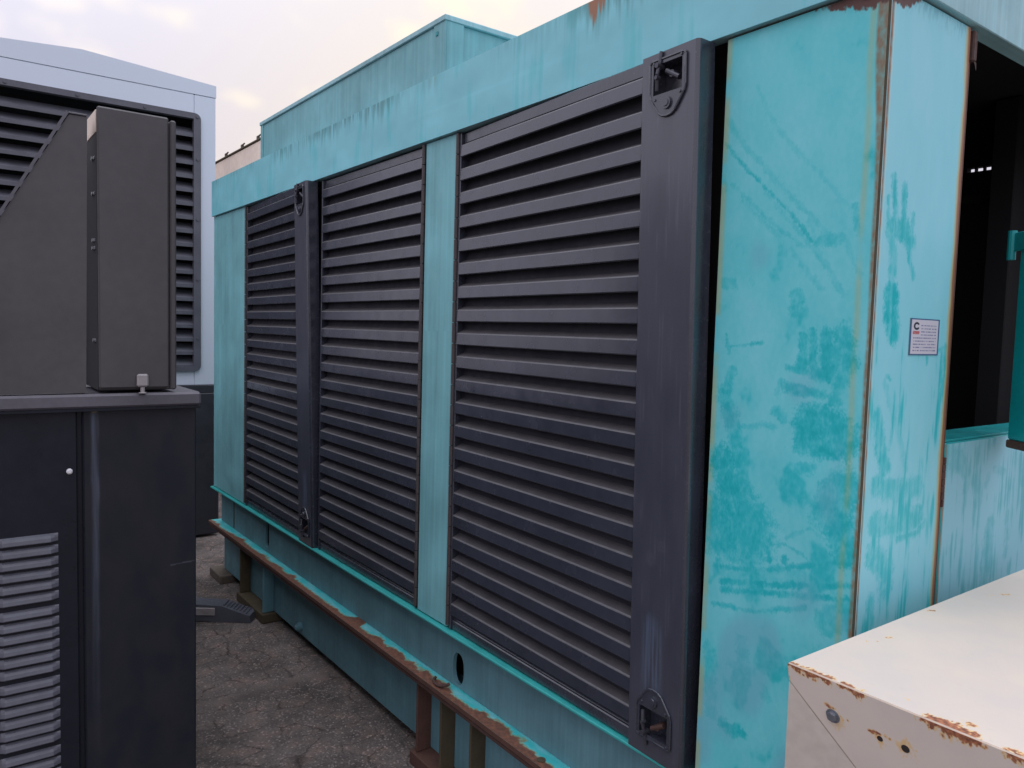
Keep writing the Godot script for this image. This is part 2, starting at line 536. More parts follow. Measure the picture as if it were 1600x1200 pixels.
	# --- door stiles: scuffs and chalky runs in the black paint
	for far in [0, 1]:
		w = 92
		h = 870
		mat_from("stile_far" if far else "stile_near", paint(w, h, func(i, j):
			var u: float = (i + 0.5) / w
			var y: float = 2.344 - (j + 0.5) / h * 1.742
			var n1 := na.get_noise_2d(u * 2.0 + far * 7.0, y * 4.0)
			var fineline := nb.get_noise_2d(u * 22.0 + far * 3.0, y * 3.0)
			var c := mixc(lin(0.043, 0.047, 0.064), lin(0.062, 0.066, 0.088), 0.5 + 0.5 * n1 + 0.25 * fineline)
			# chalky runs above the lower latch
			var run: float = smoothstep(0.24, 0.10, absf(u - 0.42 - 0.1 * far)) * smoothstep(0.99, 0.93, y + 0.03 * n1) * smoothstep(0.72, 0.80, y)
			c = mixc(c, lin(0.10, 0.13, 0.19), run * smoothstep(-0.3, 0.5, fineline + 0.2) * 0.75)
			c = mixc(c, lin(0.11, 0.115, 0.14), 0.5 * smoothstep(0.35, 0.55, fineline) * smoothstep(0.1, 0.5, n1 + 0.3))
			var dent: float = smoothstep(0.022, 0.012, Vector2((u - 0.36) * 0.18, y - 1.115).length()) + smoothstep(0.018, 0.010, Vector2((u - 0.55) * 0.18, y - 1.155).length())
			c = mixc(c, lin(0.11, 0.11, 0.14), 0.5 * dent * smoothstep(-0.2, 0.3, na.get_noise_2d(u * 40.0, y * 200.0)))
			return c))
	# --- cream box top: x 0.086..0.786, z 0.357..-0.743, and its front lip and rails
	w = 480
	h = 740
	var mr := strokes(CREAM_TOP_RUST, w, h, 0.086, -0.743, 0.70, 1.10, 1.0)
	mat_from("cream_top", paint(w, h, func(i, j):
		var x: float = 0.086 + (i + 0.5) / w * 0.70
		var z: float = -0.743 + (j + 0.5) / h * 1.10
		var n1 := na.get_noise_2d(x * 6.0, z * 6.0)
		var n2 := nb.get_noise_2d(x * 120.0, z * 120.0)
		var c := mixc(lin(0.64, 0.555, 0.48), lin(0.69, 0.585, 0.485), 0.5 + n1)
		c = mixc(c, lin(0.55, 0.48, 0.40), 0.3 * smoothstep(0.45, 0.7, na.get_noise_2d(x * 30.0, z * 30.0)))
		var r: float = mr[j * w + i]
		c = mixc(c, lin(0.80, 0.52, 0.20), 0.75 * smoothstep(0.08, 0.4, r))
		c = mixc(c, mixc(lin(0.46, 0.17, 0.08), lin(0.17, 0.065, 0.04), 0.35 + 1.2 * n2), smoothstep(0.4, 0.7, r + 0.15 * n2))
		return c))
	w = 560
	h = 240
	var mf := strokes(CREAM_FRONT_RUST, w, h, 0.086, 1.15, 0.70, -0.30, 1.0)
	mat_from("cream_front", paint(w, h, func(i, j):
		var x: float = 0.086 + (i + 0.5) / w * 0.70
		var y: float = 1.15 - (j + 0.5) / h * 0.30
		var n1 := na.get_noise_2d(x * 6.0, y * 6.0)
		var n2 := nb.get_noise_2d(x * 120.0, y * 120.0)
		var c := mixc(lin(0.68, 0.60, 0.52), lin(0.74, 0.65, 0.56), 0.5 + n1)
		var r: float = mf[j * w + i]
		c = mixc(c, lin(0.78, 0.50, 0.20), 0.75 * smoothstep(0.08, 0.4, r))
		c = mixc(c, mixc(lin(0.46, 0.17, 0.08), lin(0.17, 0.065, 0.04), 0.35 + 1.2 * n2), smoothstep(0.4, 0.7, r + 0.15 * n2))
		# thin rusty line at the mitred joint
		var d: float = absf((x - 0.086) - (1.118 - y)) * 0.707
		c = mixc(c, lin(0.30, 0.22, 0.15), 0.8 * smoothstep(0.0022, 0.0006, d))
		return c))
	# --- rating label: print in lines
	mat_from("label_print", paint(96, 64 + 64, func(i, j):
		var c := lin(0.60, 0.56, 0.62)
		if i < 4 or j < 4 or i > 91 or j > 123:
			return lin(0.05, 0.10, 0.22)
		if i > 10 and i < 28 and j > 12 and j < 40:
			var r := Vector2(i - 20.0, (j - 26.0) * 0.75).length()
			if r > 5.0 and r < 10.0 and not (i > 22 and absf(j - 26.0) < 5.0):
				return lin(0.02, 0.02, 0.03)
		if i > 8 and i < 30 and j > 43 and j < 55 and nb.get_noise_2d(i * 0.5, j * 0.4) > -0.25:
			return lin(0.45, 0.08, 0.08)
		var row: int = j % 11
		if row < 4 and j > 14 and j < 118 and i > (34 if j < 60 else 10) and i < 86 and nb.get_noise_2d(i * 0.35, floorf(j / 11.0) * 7.0) > -0.12:
			return mixc(c, lin(0.10, 0.10, 0.22), 0.75)
		return c))

func mat_from(called: String, t: Texture2D) -> void:
	tex_mat(called, t, 0.55, 0.12 if not called.begins_with("label") else 0.0)
	if called.begins_with("cabinet") or called.begins_with("stile"):
		mat[called].roughness = 0.30
		mat[called].metallic_specular = 0.35 if called.begins_with("cabinet") else 0.9
	if called.begins_with("cream"):
		mat[called].roughness = 0.5

# ---------------------------------------------------------------- ground
func make_ground() -> void:
	var n := FastNoiseLite.new()
	n.noise_type = FastNoiseLite.TYPE_SIMPLEX_SMOOTH
	var S := 1024
	var stain := seamless(n, S, 0.004, 5, 51)
	var stain2 := seamless(n, S, 0.012, 4, 57)
	var grit := seamless(n, S, 0.30, 2, 52)
	var cell := FastNoiseLite.new()
	cell.noise_type = FastNoiseLite.TYPE_CELLULAR
	cell.fractal_type = FastNoiseLite.FRACTAL_NONE
	cell.cellular_return_type = FastNoiseLite.RETURN_CELL_VALUE
	var chips := seamless(cell, S, 0.26, 1, 53)
	var ck := FastNoiseLite.new()
	ck.noise_type = FastNoiseLite.TYPE_CELLULAR
	ck.fractal_type = FastNoiseLite.FRACTAL_NONE
	ck.cellular_return_type = FastNoiseLite.RETURN_DISTANCE2_SUB
	ck.domain_warp_enabled = true
	ck.domain_warp_amplitude = 30.0
	ck.domain_warp_frequency = 0.02
	ck.cellular_jitter = 1.0
	var crack := seamless(ck, S, 0.013, 1, 54)
	var by := PackedByteArray(); by.resize(S * S * 3)
	var hb := PackedByteArray(); hb.resize(S * S)
	for o in S * S:
		var a: float = (stain[o] - 128) / 128.0
		var b: float = (stain2[o] - 128) / 128.0
		var l: float = 0.120 * (1.0 + 0.45 * a + 0.3 * b) + 0.035 * (grit[o] - 128) / 128.0
		var chip := chips[o]
		if chip > 236:
			l += 0.13
		elif chip > 190:
			l += 0.03
		elif chip < 40:
			l *= 0.8
		var cr: float = clampf(1.0 - crack[o] / 15.0, 0, 1) * clampf(0.7 + 1.5 * b, 0, 1)
		l = lerpf(l, 0.03, cr * 0.9)
		l = clampf(l, 0.02, 0.5)
		var warm: float = 0.16 + 0.16 * clampf(b + 0.2, 0, 1)
		var c := lin(l * (1.0 + warm), l * (0.97), l * (0.94 - warm * 0.4))
		by[o * 3] = int(c.r * 255); by[o * 3 + 1] = int(c.g * 255); by[o * 3 + 2] = int(c.b * 255)
		hb[o] = int(clampf(120 + 0.22 * (grit[o] - 128) + 0.16 * (chip - 128) + 30.0 * b - 90.0 * cr, 0, 255))
	var im := Image.create_from_data(S, S, false, Image.FORMAT_RGB8, by)
	im.generate_mipmaps()
	var hm := Image.create_from_data(S, S, false, Image.FORMAT_L8, hb)
	hm.convert(Image.FORMAT_RGBA8)
	hm.bump_map_to_normal_map(5.0)
	var m := StandardMaterial3D.new()
	m.albedo_texture = ImageTexture.create_from_image(im)
	m.normal_enabled = true
	m.normal_texture = ImageTexture.create_from_image(hm)
	m.normal_scale = 1.0
	m.roughness = 0.9
	tri(m, 0.55)
	mat["asphalt"] = m
	mat["stone"].vertex_color_use_as_albedo = true
	var st := surf()
	box(st, Vector3(-120, -0.3, -120), Vector3(120, 0, 120))
	var g := put("ground", self, [[st, "asphalt"]])
	g.set_meta("kind", "structure")
	g.set_meta("label", "cracked brown grey asphalt yard surface between the generators")
	g.set_meta("category", "ground")

# ---------------------------------------------------------------- the teal enclosure
func panel(called: String, parent: Node, tex: String, edge: String, a: Vector3, b: Vector3, axis: int, ch := 0.003) -> MeshInstance3D:
	var f := surf()
	var s := surf()
	front(f, a, b, axis, ch)
	box(s, a, b, ch, Vector2i(axis, 1))
	return put(called, parent, [[f, tex], [s, edge]])

func holed_plate(st: SurfaceTool, x0: float, x1: float, y0: float, y1: float, z0: float, z1: float, c: Vector2, rx: float, ry: float, power: float) -> void:
	var n := 32
	for i in n:
		var pts := []
		for k in [i, i + 1]:
			var a: float = TAU * k / n + PI / 4.0
			var d := Vector2(cos(a), sin(a))
			var e := Vector2(signf(d.x) * pow(absf(d.x), 2.0 / power) * rx, signf(d.y) * pow(absf(d.y), 2.0 / power) * ry)
			# the plate's border in the same eighth
			var s: float = 1.0 / maxf(absf(d.x), absf(d.y))
			var q := d * s
			var o := Vector2(x1 if q.x > 0.9999 else (x0 if q.x < -0.9999 else lerpf(x0, x1, (q.x + 1) * 0.5)), y1 if q.y > 0.9999 else (y0 if q.y < -0.9999 else lerpf(y0, y1, (q.y + 1) * 0.5)))
			pts.append(c + e)
			pts.append(o)
		for z in [z0, z1]:
			face(st, [Vector3(pts[0].x, pts[0].y, z), Vector3(pts[1].x, pts[1].y, z), Vector3(pts[3].x, pts[3].y, z), Vector3(pts[2].x, pts[2].y, z)], Vector3(c.x, c.y, (z0 + z1) * 0.5))
		face(st, [Vector3(pts[0].x, pts[0].y, z0), Vector3(pts[2].x, pts[2].y, z0), Vector3(pts[2].x, pts[2].y, z1), Vector3(pts[0].x, pts[0].y, z1)], Vector3((pts[1].x + pts[3].x) * 0.5, (pts[1].y + pts[3].y) * 0.5, (z0 + z1) * 0.5))

func make_teal_enclosure() -> void:
	var t := thing("generator_enclosure", "long faded teal generator enclosure with three black louvred doors", "generator", Vector3(-2.2, 0, -0.9))
	# corner post panel, its end face, and the plain panels between the doors
	panel("corner_panel", t, "corner_side", "olive", Vector3(-0.378, 0.61, -0.03), Vector3(0.0, 2.35, 0.0), 2)
	panel("end_panel", t, "corner_end", "teal_pale", Vector3(-0.03, 0.61, -0.335), Vector3(0.001, 2.35, -0.004), 0, 0.002)
	part_box("side_panel", t, "teal", Vector3(-4.392, 0.607, -0.04), Vector3(-3.768, 2.349, 0.0))
	part_box("centre_post", t, "teal", Vector3(-1.722, 0.607, -0.04), Vector3(-1.512, 2.349, 0.0))
	# fascia band under the roof, two lengths along the side and one across the end
	var fs := surf()
	var fe := surf()
	front(fs, Vector3(-4.40, 2.352, -0.02), Vector3(0.015, 2.571, 0.015), 2)
	box(fe, Vector3(-4.40, 2.352, -0.02), Vector3(0.015, 2.571, 0.015), 0.0, Vector2i(2, 1))
	put("fascia", t, [[fs, "fascia_side"], [fe, "teal_pale"]])
	part_box("fascia", t, "teal_pale", Vector3(-0.03, 2.354, -1.80), Vector3(0.013, 2.573, -0.021), 0.002)
	part_box("fascia", t, "teal_pale", Vector3(-4.40, 2.352, -1.80), Vector3(-4.38, 2.571, -0.0205), 0.0)
	part_box("roof", t, "teal", Vector3(-4.39, 2.55, -1.80), Vector3(-0.031, 2.565, -0.021), 0.0)
	# rusty gap line under the fascia corner
	part_box("corner_rust", t, "rust_dark", Vector3(-0.055, 2.335, -0.06), Vector3(0.006, 2.3515, 0.006), 0.002)
	# added dark liner walls, placed to stop light passing through the doors
	part_box("dark_liner", t, "shade_black", Vector3(-4.36, 0.62, -0.085), Vector3(-0.36, 2.35, -0.075), 0.0)
	part_box("dark_liner", t, "shade_black", Vector3(-1.25, 0.62, -1.75), Vector3(-1.23, 2.55, -0.086), 0.0)
	part_box("dark_liner", t, "shade_black", Vector3(-1.229, 0.62, -1.75), Vector3(-0.032, 0.64, -0.086), 0.0)
	part_box("dark_liner", t, "shade_black", Vector3(-1.229, 2.535, -1.75), Vector3(-0.032, 2.548, -0.086), 0.0)
	part_box("dark_liner", t, "shade_black", Vector3(-0.359, 0.641, -0.06), Vector3(-0.034, 2.534, -0.05), 0.0)
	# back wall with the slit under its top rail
	part_box("back_wall", t, "shade_black", Vector3(-4.39, 0.60, -1.80), Vector3(-0.001, 2.335, -1.765), 0.0)
	part_box("back_wall", t, "shade_black", Vector3(-4.39, 2.3352, -1.80), Vector3(-0.612, 2.549, -1.765), 0.0)
	part_box("back_wall", t, "shade_black", Vector3(-0.498, 2.3352, -1.80), Vector3(-0.001, 2.549, -1.765), 0.0)
	part_box("back_wall", t, "shade_black", Vector3(-0.6118, 2.352, -1.80), Vector3(-0.4982, 2.549, -1.765), 0.0)
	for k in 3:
		part_box("slit_bar", t, "shade_black", Vector3(-0.587 + 0.03 * k, 2.3353, -1.79), Vector3(-0.582 + 0.03 * k, 2.3518, -1.77), 0.0)
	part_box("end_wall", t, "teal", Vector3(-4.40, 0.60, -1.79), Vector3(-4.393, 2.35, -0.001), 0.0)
	part_box("inner_post", t, "shade_black", Vector3(-0.44, 0.65, -1.68), Vector3(-0.36, 2.53, -1.55), 0.004)
	part_box("inner_rail", t, "shade_black", Vector3(-0.62, 2.20, -1.70), Vector3(-0.45, 2.23, -1.66), 0.004)
	# end opening: rusted edge post, low panel with its folded sill
	var st := surf()
	box(st, Vector3(-0.05, 0.61, -0.345), Vector3(-0.001, 2.335, -0.3355), 0.002)
	put("edge_post", t, [[st, "rust"]])
	st = surf()
	box(st, Vector3(-0.012, 2.28, -0.356), Vector3(0.007, 2.345, -0.338), 0.003)
	face(st, [Vector3(0.006, 2.28, -0.356), Vector3(0.006, 2.28, -0.345), Vector3(0.006, 2.262, -0.357)], Vector3(-0.1, 2.27, -0.35))
	put("post_bracket", t, [[st, "rust_dark"]])
	st = surf()
	for k in 7:
		var yy := 1.42 - 0.016 * k
		var ww: float = [0.006, 0.011, 0.013, 0.012, 0.013, 0.010, 0.006][k]
		box(st, Vector3(-0.008, yy - 0.0158, -0.3475), Vector3(0.0035, yy, -0.3475 + ww), 0.0015)
	put("rust_scab", t, [[st, "rust_dark"]])
	panel("low_panel", t, "low_end", "teal_deep", Vector3(-0.03, 0.61, -1.75), Vector3(0.0, 1.452, -0.3458), 0)
	part_box("sill", t, "teal_deep", Vector3(-0.10, 1.4525, -1.75), Vector3(-0.004, 1.458, -0.347), 0.001)
	part_box("end_panel", t, "teal_pale", Vector3(-0.03, 0.61, -1.80), Vector3(0.0, 2.35, -1.7505))
	# flap of the radiator access, swung open towards the camera
	var ax := Vector3(0.8, 0, 0.6)
	var az := Vector3(0.6, 0, -0.8)
	var o := Vector3(0.02, 0, -0.645)
	var fl := func(p: Vector3) -> Vector3: return o + ax * p.x + Vector3(0, p.y, 0) + az * p.z
	warp = fl
	st = surf()
	box(st, Vector3(0, 1.445, -0.012), Vector3(0.45, 1.93, 0.012), 0.004)
	var flap := put("access_flap", t, [[st, "teal_flap"]])
	st = surf()
	box(st, Vector3(-0.002, 1.425, -0.014), Vector3(0.45, 1.4445, 0.014), 0.003)
	put("rusty_edge", flap, [[st, "rust"]])
	st = surf()
	box(st, Vector3(-0.03, 1.90, -0.02), Vector3(0.04, 1.945, -0.0125), 0.002)
	cyl(st, Vector3(-0.02, 1.88, -0.02), Vector3(-0.02, 1.95, -0.02), 0.010, 0.010)
	put("flap_hinge", flap, [[st, "teal_deep"]])
	warp = null
	# rating label
	var lf := surf()
	var lb := surf()
	front(lf, Vector3(0.0012, 1.648, -0.274), Vector3(0.0026, 1.724, -0.148), 0)
	box(lb, Vector3(0.0012, 1.648, -0.274), Vector3(0.0026, 1.724, -0.148), 0.0, Vector2i(0, 1))
	put("rating_label", t, [[lf, "label_print"], [lb, "steel"]], "small white printed rating label with a blue border")
	# roof plenum
	var pl := part_box("roof_plenum", t, "teal", Vector3(-3.61, 2.566, -1.30), Vector3(-1.665, 2.778, -0.035), 0.002)
	part_box("plenum_cap", pl, "teal_pale", Vector3(-3.618, 2.7785, -1.31), Vector3(-1.652, 2.798, -0.026), 0.002)
	part_box("corner_strip", pl, "teal", Vector3(-1.735, 2.567, -0.036), Vector3(-1.655, 2.778, -0.0305), 0.001)
	part_box("corner_strip", pl, "teal", Vector3(-1.6648, 2.567, -0.11), Vector3(-1.6552, 2.778, -0.0365), 0.001)
	part_box("corner_strip", pl, "teal", Vector3(-3.612, 2.567, -0.036), Vector3(-3.575, 2.778, -0.0305), 0.001)
	part_box("flange_lip", pl, "teal_deep", Vector3(-1.70, 2.566, -1.29), Vector3(-1.6655, 2.58, -0.12), 0.001)
	for b in [[-1.712, 2.745, -0.027]]:
		part_box("clip", pl, "teal_deep", Vector3(b[0] - 0.008, b[1] - 0.008, -0.0305), Vector3(b[0] + 0.008, b[1] + 0.008, b[2]), 0.002)
	make_doors(t)
	make_skid(t)

func make_doors(t: Node3D) -> void:
	# hinge x, free x, ajar at the top and bottom (m), stile from..to, hinge on the left?
	door(t, -3.752, -2.705, 0.058, 0.010, -2.882, -2.705, true)
	door(t, -1.738, -2.675, 0.0, 0.0, 0.0, 0.0, false)
	door(t, -1.498, -0.400, 0.064, 0.014, -0.584, -0.400, true)

func door(t: Node3D, xh: float, xe: float, zt: float, zb: float, s0: float, s1: float, latch: bool) -> void:
	var lo := minf(xh, xe)
	var hi := maxf(xh, xe)
	warp = func(p: Vector3) -> Vector3:
		var u := clampf((p.x - xh) / (xe - xh), 0.0, 1.05)
		var v := (p.y - 0.60) / 1.745
		return p + Vector3(0, 0, u * lerpf(zb, zt, v) + 0.0012 * na.get_noise_2d(p.x * 2.0, p.y * 2.0))
	var right := s0 if latch else hi
	var st := surf()
	box(st, Vector3(lo + 0.012, 2.309, -0.048), Vector3(right - 0.002, 2.345, -0.012), 0.003)       # head rail
	box(st, Vector3(lo + 0.012, 0.606, -0.048), Vector3(right - 0.002, 0.640, -0.006), 0.003)       # foot rail
	box(st, Vector3(lo, 0.606, -0.048), Vector3(lo + 0.0115, 2.345, 0.0), 0.002)                    # edge
	if not latch:
		box(st, Vector3(hi - 0.0115, 0.606, -0.048), Vector3(hi, 2.345, 0.0), 0.002)
	box(st, Vector3(lo + 0.012, 0.606, -0.056), Vector3(hi - 0.012, 2.345, -0.050), 0.0)            # backing
	var d := put("louvred_door", t, [[st, "door_black"]])
	# the blades
	var x0 := lo + 0.012
	var x1 := right - (0.004 if latch else 0.0125)
	for i in 21:
		var y := 2.303 - 0.0802 * i
		var at := func(p: Vector2, x: float) -> Vector3: return Vector3(x, y + p.y + 0.0008 * nb.get_noise_2d(x * 2.0, y * 9.0), p.x - 0.0005)
		var top: float = 0.036 if i == 0 else 0.058
		var sb := surf()
		var sw := surf()
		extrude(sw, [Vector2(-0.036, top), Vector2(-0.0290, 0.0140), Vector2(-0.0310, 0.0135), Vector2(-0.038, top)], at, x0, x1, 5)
		var sd := surf()
		extrude(sd, [Vector2(-0.0290, 0.0140), Vector2(-0.0040, 0.0022), Vector2(-0.0050, 0.0004), Vector2(-0.0310, 0.0119)], at, x0, x1, 5)
		extrude(sb, [Vector2(0.0, -0.0022), Vector2(0.0015, -0.0375), Vector2(-0.0015, -0.0405), Vector2(-0.006, -0.0385), Vector2(-0.006, -0.036), Vector2(-0.0025, -0.0355), Vector2(-0.0040, -0.0035)], at, x0, x1, 5)
		var se := surf()
		extrude(se, [Vector2(-0.0040, 0.0022), Vector2(-0.0012, 0.0006), Vector2(0.0, -0.0022), Vector2(-0.0042, -0.0030), Vector2(-0.0050, 0.0004)], at, x0, x1, 5)
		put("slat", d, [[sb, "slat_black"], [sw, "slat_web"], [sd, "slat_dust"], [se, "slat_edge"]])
	# sloping drip sheet below the last blade
	var ds := surf()
	extrude(ds, [Vector2(-0.044, 0.675), Vector2(-0.012, 0.642), Vector2(-0.014, 0.640), Vector2(-0.046, 0.672)], func(p: Vector2, x: float) -> Vector3: return Vector3(x, p.y, p.x), x0, x1, 3)
	put("drip_sheet", d, [[ds, "door_black"]])
	# piano hinge
	var hs := surf()
	var hx := xh - 0.005 if xh < xe else xh + 0.005
	var yy := 0.62
	var k := 0
	while yy < 2.30:
		var l := 0.072
		cyl(hs, Vector3(hx, yy, 0.002), Vector3(hx, yy + l - 0.003, 0.002), 0.0075, 0.0075, 8)
		yy += l
		k += 1
	put("hinge", d, [[hs, "hinge_brown"]])
	if latch:
		stile(d, s0, s1)
	warp = null

func stile(d: Node3D, x0: float, x1: float) -> void:
	var cx := (x0 + x1) * 0.5 - 0.002
	var st := surf()
	var sf := surf()
	var zf := 0.006
	var zb := -0.050
	var r := 0.010
	var xs := [x0 + 0.002, cx - 0.047, cx + 0.047, x1 - r]
	var ys := [0.602, 0.655, 0.735, 2.246, 2.316, 2.344]
	var ins := Vector3(cx, 1.4, -0.02)
	for i in 3:
		for j in 5:
			if i == 1 and (j == 1 or j == 3):
				continue
			var n := 8 if j == 2 else 1
			for q in n:
				var ya: float = lerpf(ys[j], ys[j + 1], float(q) / n)
				var yb: float = lerpf(ys[j], ys[j + 1], float(q + 1) / n)
				var c4 := [Vector3(xs[i], ya, zf), Vector3(xs[i + 1], ya, zf), Vector3(xs[i + 1], yb, zf), Vector3(xs[i], yb, zf)]
				face(sf, c4, ins, c4.map(func(p): return Vector2((p.x - x0) / (x1 - x0), (2.344 - p.y) / 1.742)))
	# rounded outer bend and the side return
	var pr := [Vector2(x1 - r, zf)]
	for a in 4:
		pr.append(Vector2(x1 - r + r * sin(PI / 8 * (a + 1)), zf - r + r * cos(PI / 8 * (a + 1))))
	pr.append(Vector2(x1, zb))
	for i in pr.size() - 1:
		for q in 8:
			var ya := lerpf(0.602, 2.344, q / 8.0)
			var yb := lerpf(0.602, 2.344, (q + 1) / 8.0)
			face(st, [Vector3(pr[i].x, ya, pr[i].y), Vector3(pr[i + 1].x, ya, pr[i + 1].y), Vector3(pr[i + 1].x, yb, pr[i + 1].y), Vector3(pr[i].x, yb, pr[i].y)], Vector3(cx, ya, -0.025))
	# left edge, back, ends
	for q in 8:
		var ya := lerpf(0.602, 2.344, q / 8.0)
		var yb := lerpf(0.602, 2.344, (q + 1) / 8.0)
		face(st, [Vector3(x0, ya, zf - 0.002), Vector3(x0 + 0.002, ya, zf), Vector3(x0 + 0.002, yb, zf), Vector3(x0, yb, zf - 0.002)], Vector3(cx, ya, -0.02))
		face(st, [Vector3(x0, ya, zf - 0.002), Vector3(x0, ya, zb), Vector3(x0, yb, zb), Vector3(x0, yb, zf - 0.002)], Vector3(cx, ya, -0.02))
		face(st, [Vector3(x0, ya, zb), Vector3(x1, ya, zb), Vector3(x1, yb, zb), Vector3(x0, yb, zb)], Vector3(cx, ya, -0.02))
	for y in [0.602, 2.344]:
		var e := [Vector3(x0, y, zb), Vector3(x0, y, zf - 0.002), Vector3(x0 + 0.002, y, zf)]
		for p in pr:
			e.append(Vector3(p.x, y, p.y))
		face(st, e, Vector3(cx, 1.4, -0.02))
	# the sunk pockets
	for j in [1, 3]:
		var a := Vector3(xs[1], ys[j], -0.034)
		var b := Vector3(xs[2], ys[j + 1], zf)
		var c := (a + b) * 0.5
		var out := Vector3(c.x, c.y, 0.0)
		for f in [[Vector3(a.x, a.y, a.z), Vector3(b.x, a.y, a.z), Vector3(b.x, b.y, a.z), Vector3(a.x, b.y, a.z), Vector3(0, 0, -1)],
				[Vector3(a.x, a.y, a.z), Vector3(a.x, b.y, a.z), Vector3(a.x, b.y, b.z), Vector3(a.x, a.y, b.z), Vector3(-1, 0, 0)],
				[Vector3(b.x, a.y, a.z), Vector3(b.x, b.y, a.z), Vector3(b.x, b.y, b.z), Vector3(b.x, a.y, b.z), Vector3(1, 0, 0)],
				[Vector3(a.x, a.y, a.z), Vector3(b.x, a.y, a.z), Vector3(b.x, a.y, b.z), Vector3(a.x, a.y, b.z), Vector3(0, -1, 0)],
				[Vector3(a.x, b.y, a.z), Vector3(b.x, b.y, a.z), Vector3(b.x, b.y, b.z), Vector3(a.x, b.y, b.z), Vector3(0, 1, 0)]]:
			var m: Vector3 = (f[0] + f[2]) * 0.5
			face(st, [f[0], f[1], f[2], f[3]], m + f[4] * 0.01)
	put("stile", d, [[sf, "stile_near" if x0 > -1.0 else "stile_far"], [st, "door_black"]])
	latch_at(d, cx, 2.281, 1.0, zf)
	latch_at(d, cx, 0.695, -1.0, zf)

func latch_at(d: Node3D, cx: float, cy: float, s: float, z: float) -> void:
	var hw := 0.047
	var hh := 0.035
	var o := [Vector2(-0.052, 0.045), Vector2(0.0, 0.045), Vector2(0.052, 0.045), Vector2(0.058, 0.039), Vector2(0.058, -0.030), Vector2(0.054, -0.044), Vector2(0.026, -0.080), Vector2(0.014, -0.087), Vector2(0.0, -0.089), Vector2(-0.014, -0.087), Vector2(-0.026, -0.080), Vector2(-0.054, -0.044), Vector2(-0.058, -0.030), Vector2(-0.058, 0.039)]
	var rgt := []
	for i in range(1, 9):
		rgt.append(o[i])
	rgt.append_array([Vector2(0, -hh), Vector2(hw, -hh), Vector2(hw, hh), Vector2(0, hh)])
	var lft := []
	for i in [8, 9, 10, 11, 12, 13, 0, 1]:
		lft.append(o[i])
	lft.append_array([Vector2(0, hh), Vector2(-hw, hh), Vector2(-hw, -hh), Vector2(0, -hh)])
	var at := func(p: Vector2, q: float) -> Vector3: return Vector3(cx + p.x, cy + s * p.y, z + q)
	var st := surf()
	extrude(st, rgt, at, 0.0004, 0.0035)
	extrude(st, lft, at, 0.0004, 0.0035)
	var rim := []
	for p in o:
		rim.append(Vector3(cx + p.x, cy + s * p.y, z + 0.0035))
	rim.append(rim[0])
	rod(st, rim, 0.0032, 6)
	for q in [Vector2(-0.040, -0.046), Vector2(0.042, -0.043), Vector2(0.045, 0.040), Vector2(-0.045, 0.040)]:
		cyl(st, at.call(q, 0.003), at.call(q, 0.0062), 0.0042, 0.0030, 8)
	# lock barrel below the pocket
	cyl(st, at.call(Vector2(0, -0.060), 0.003), at.call(Vector2(0, -0.060), 0.0085), 0.0150, 0.0145, 16)
	cyl(st, at.call(Vector2(0, -0.060), 0.0085), at.call(Vector2(0, -0.060), 0.011), 0.0095, 0.0085, 12)
	put("latch_plate", d, [[st, "door_black"]])
	# bar handle hanging in the pocket, and the spindle
	st = surf()
	rod(st, [at.call(Vector2(-0.022, 0.062), 0.004), at.call(Vector2(-0.024, 0.036), 0.006), at.call(Vector2(-0.028, 0.010), 0.010), at.call(Vector2(-0.034, -0.026), 0.004)], 0.0048, 8)
	cyl(st, at.call(Vector2(-0.026, 0.030), -0.006), at.call(Vector2(-0.026, 0.030), 0.016), 0.0075, 0.0065, 10)
	cyl(st, at.call(Vector2(-0.028, 0.002), 0.004), at.call(Vector2(-0.028, 0.002), 0.016), 0.0060, 0.0050, 10)
	put("latch_handle", d, [[st, "zinc_dark"]])
	st = surf()
	cyl(st, at.call(Vector2(0.006, 0.008), -0.034), at.call(Vector2(0.006, 0.008), -0.004), 0.0085, 0.0085, 12)
	cyl(st, at.call(Vector2(-0.012, 0.018), -0.006), at.call(Vector2(0.026, -0.004), -0.010), 0.0065, 0.0065, 10)
	put("latch_spindle", d, [[st, "rust_dark" if s < 0.0 else "zinc_dark"]])

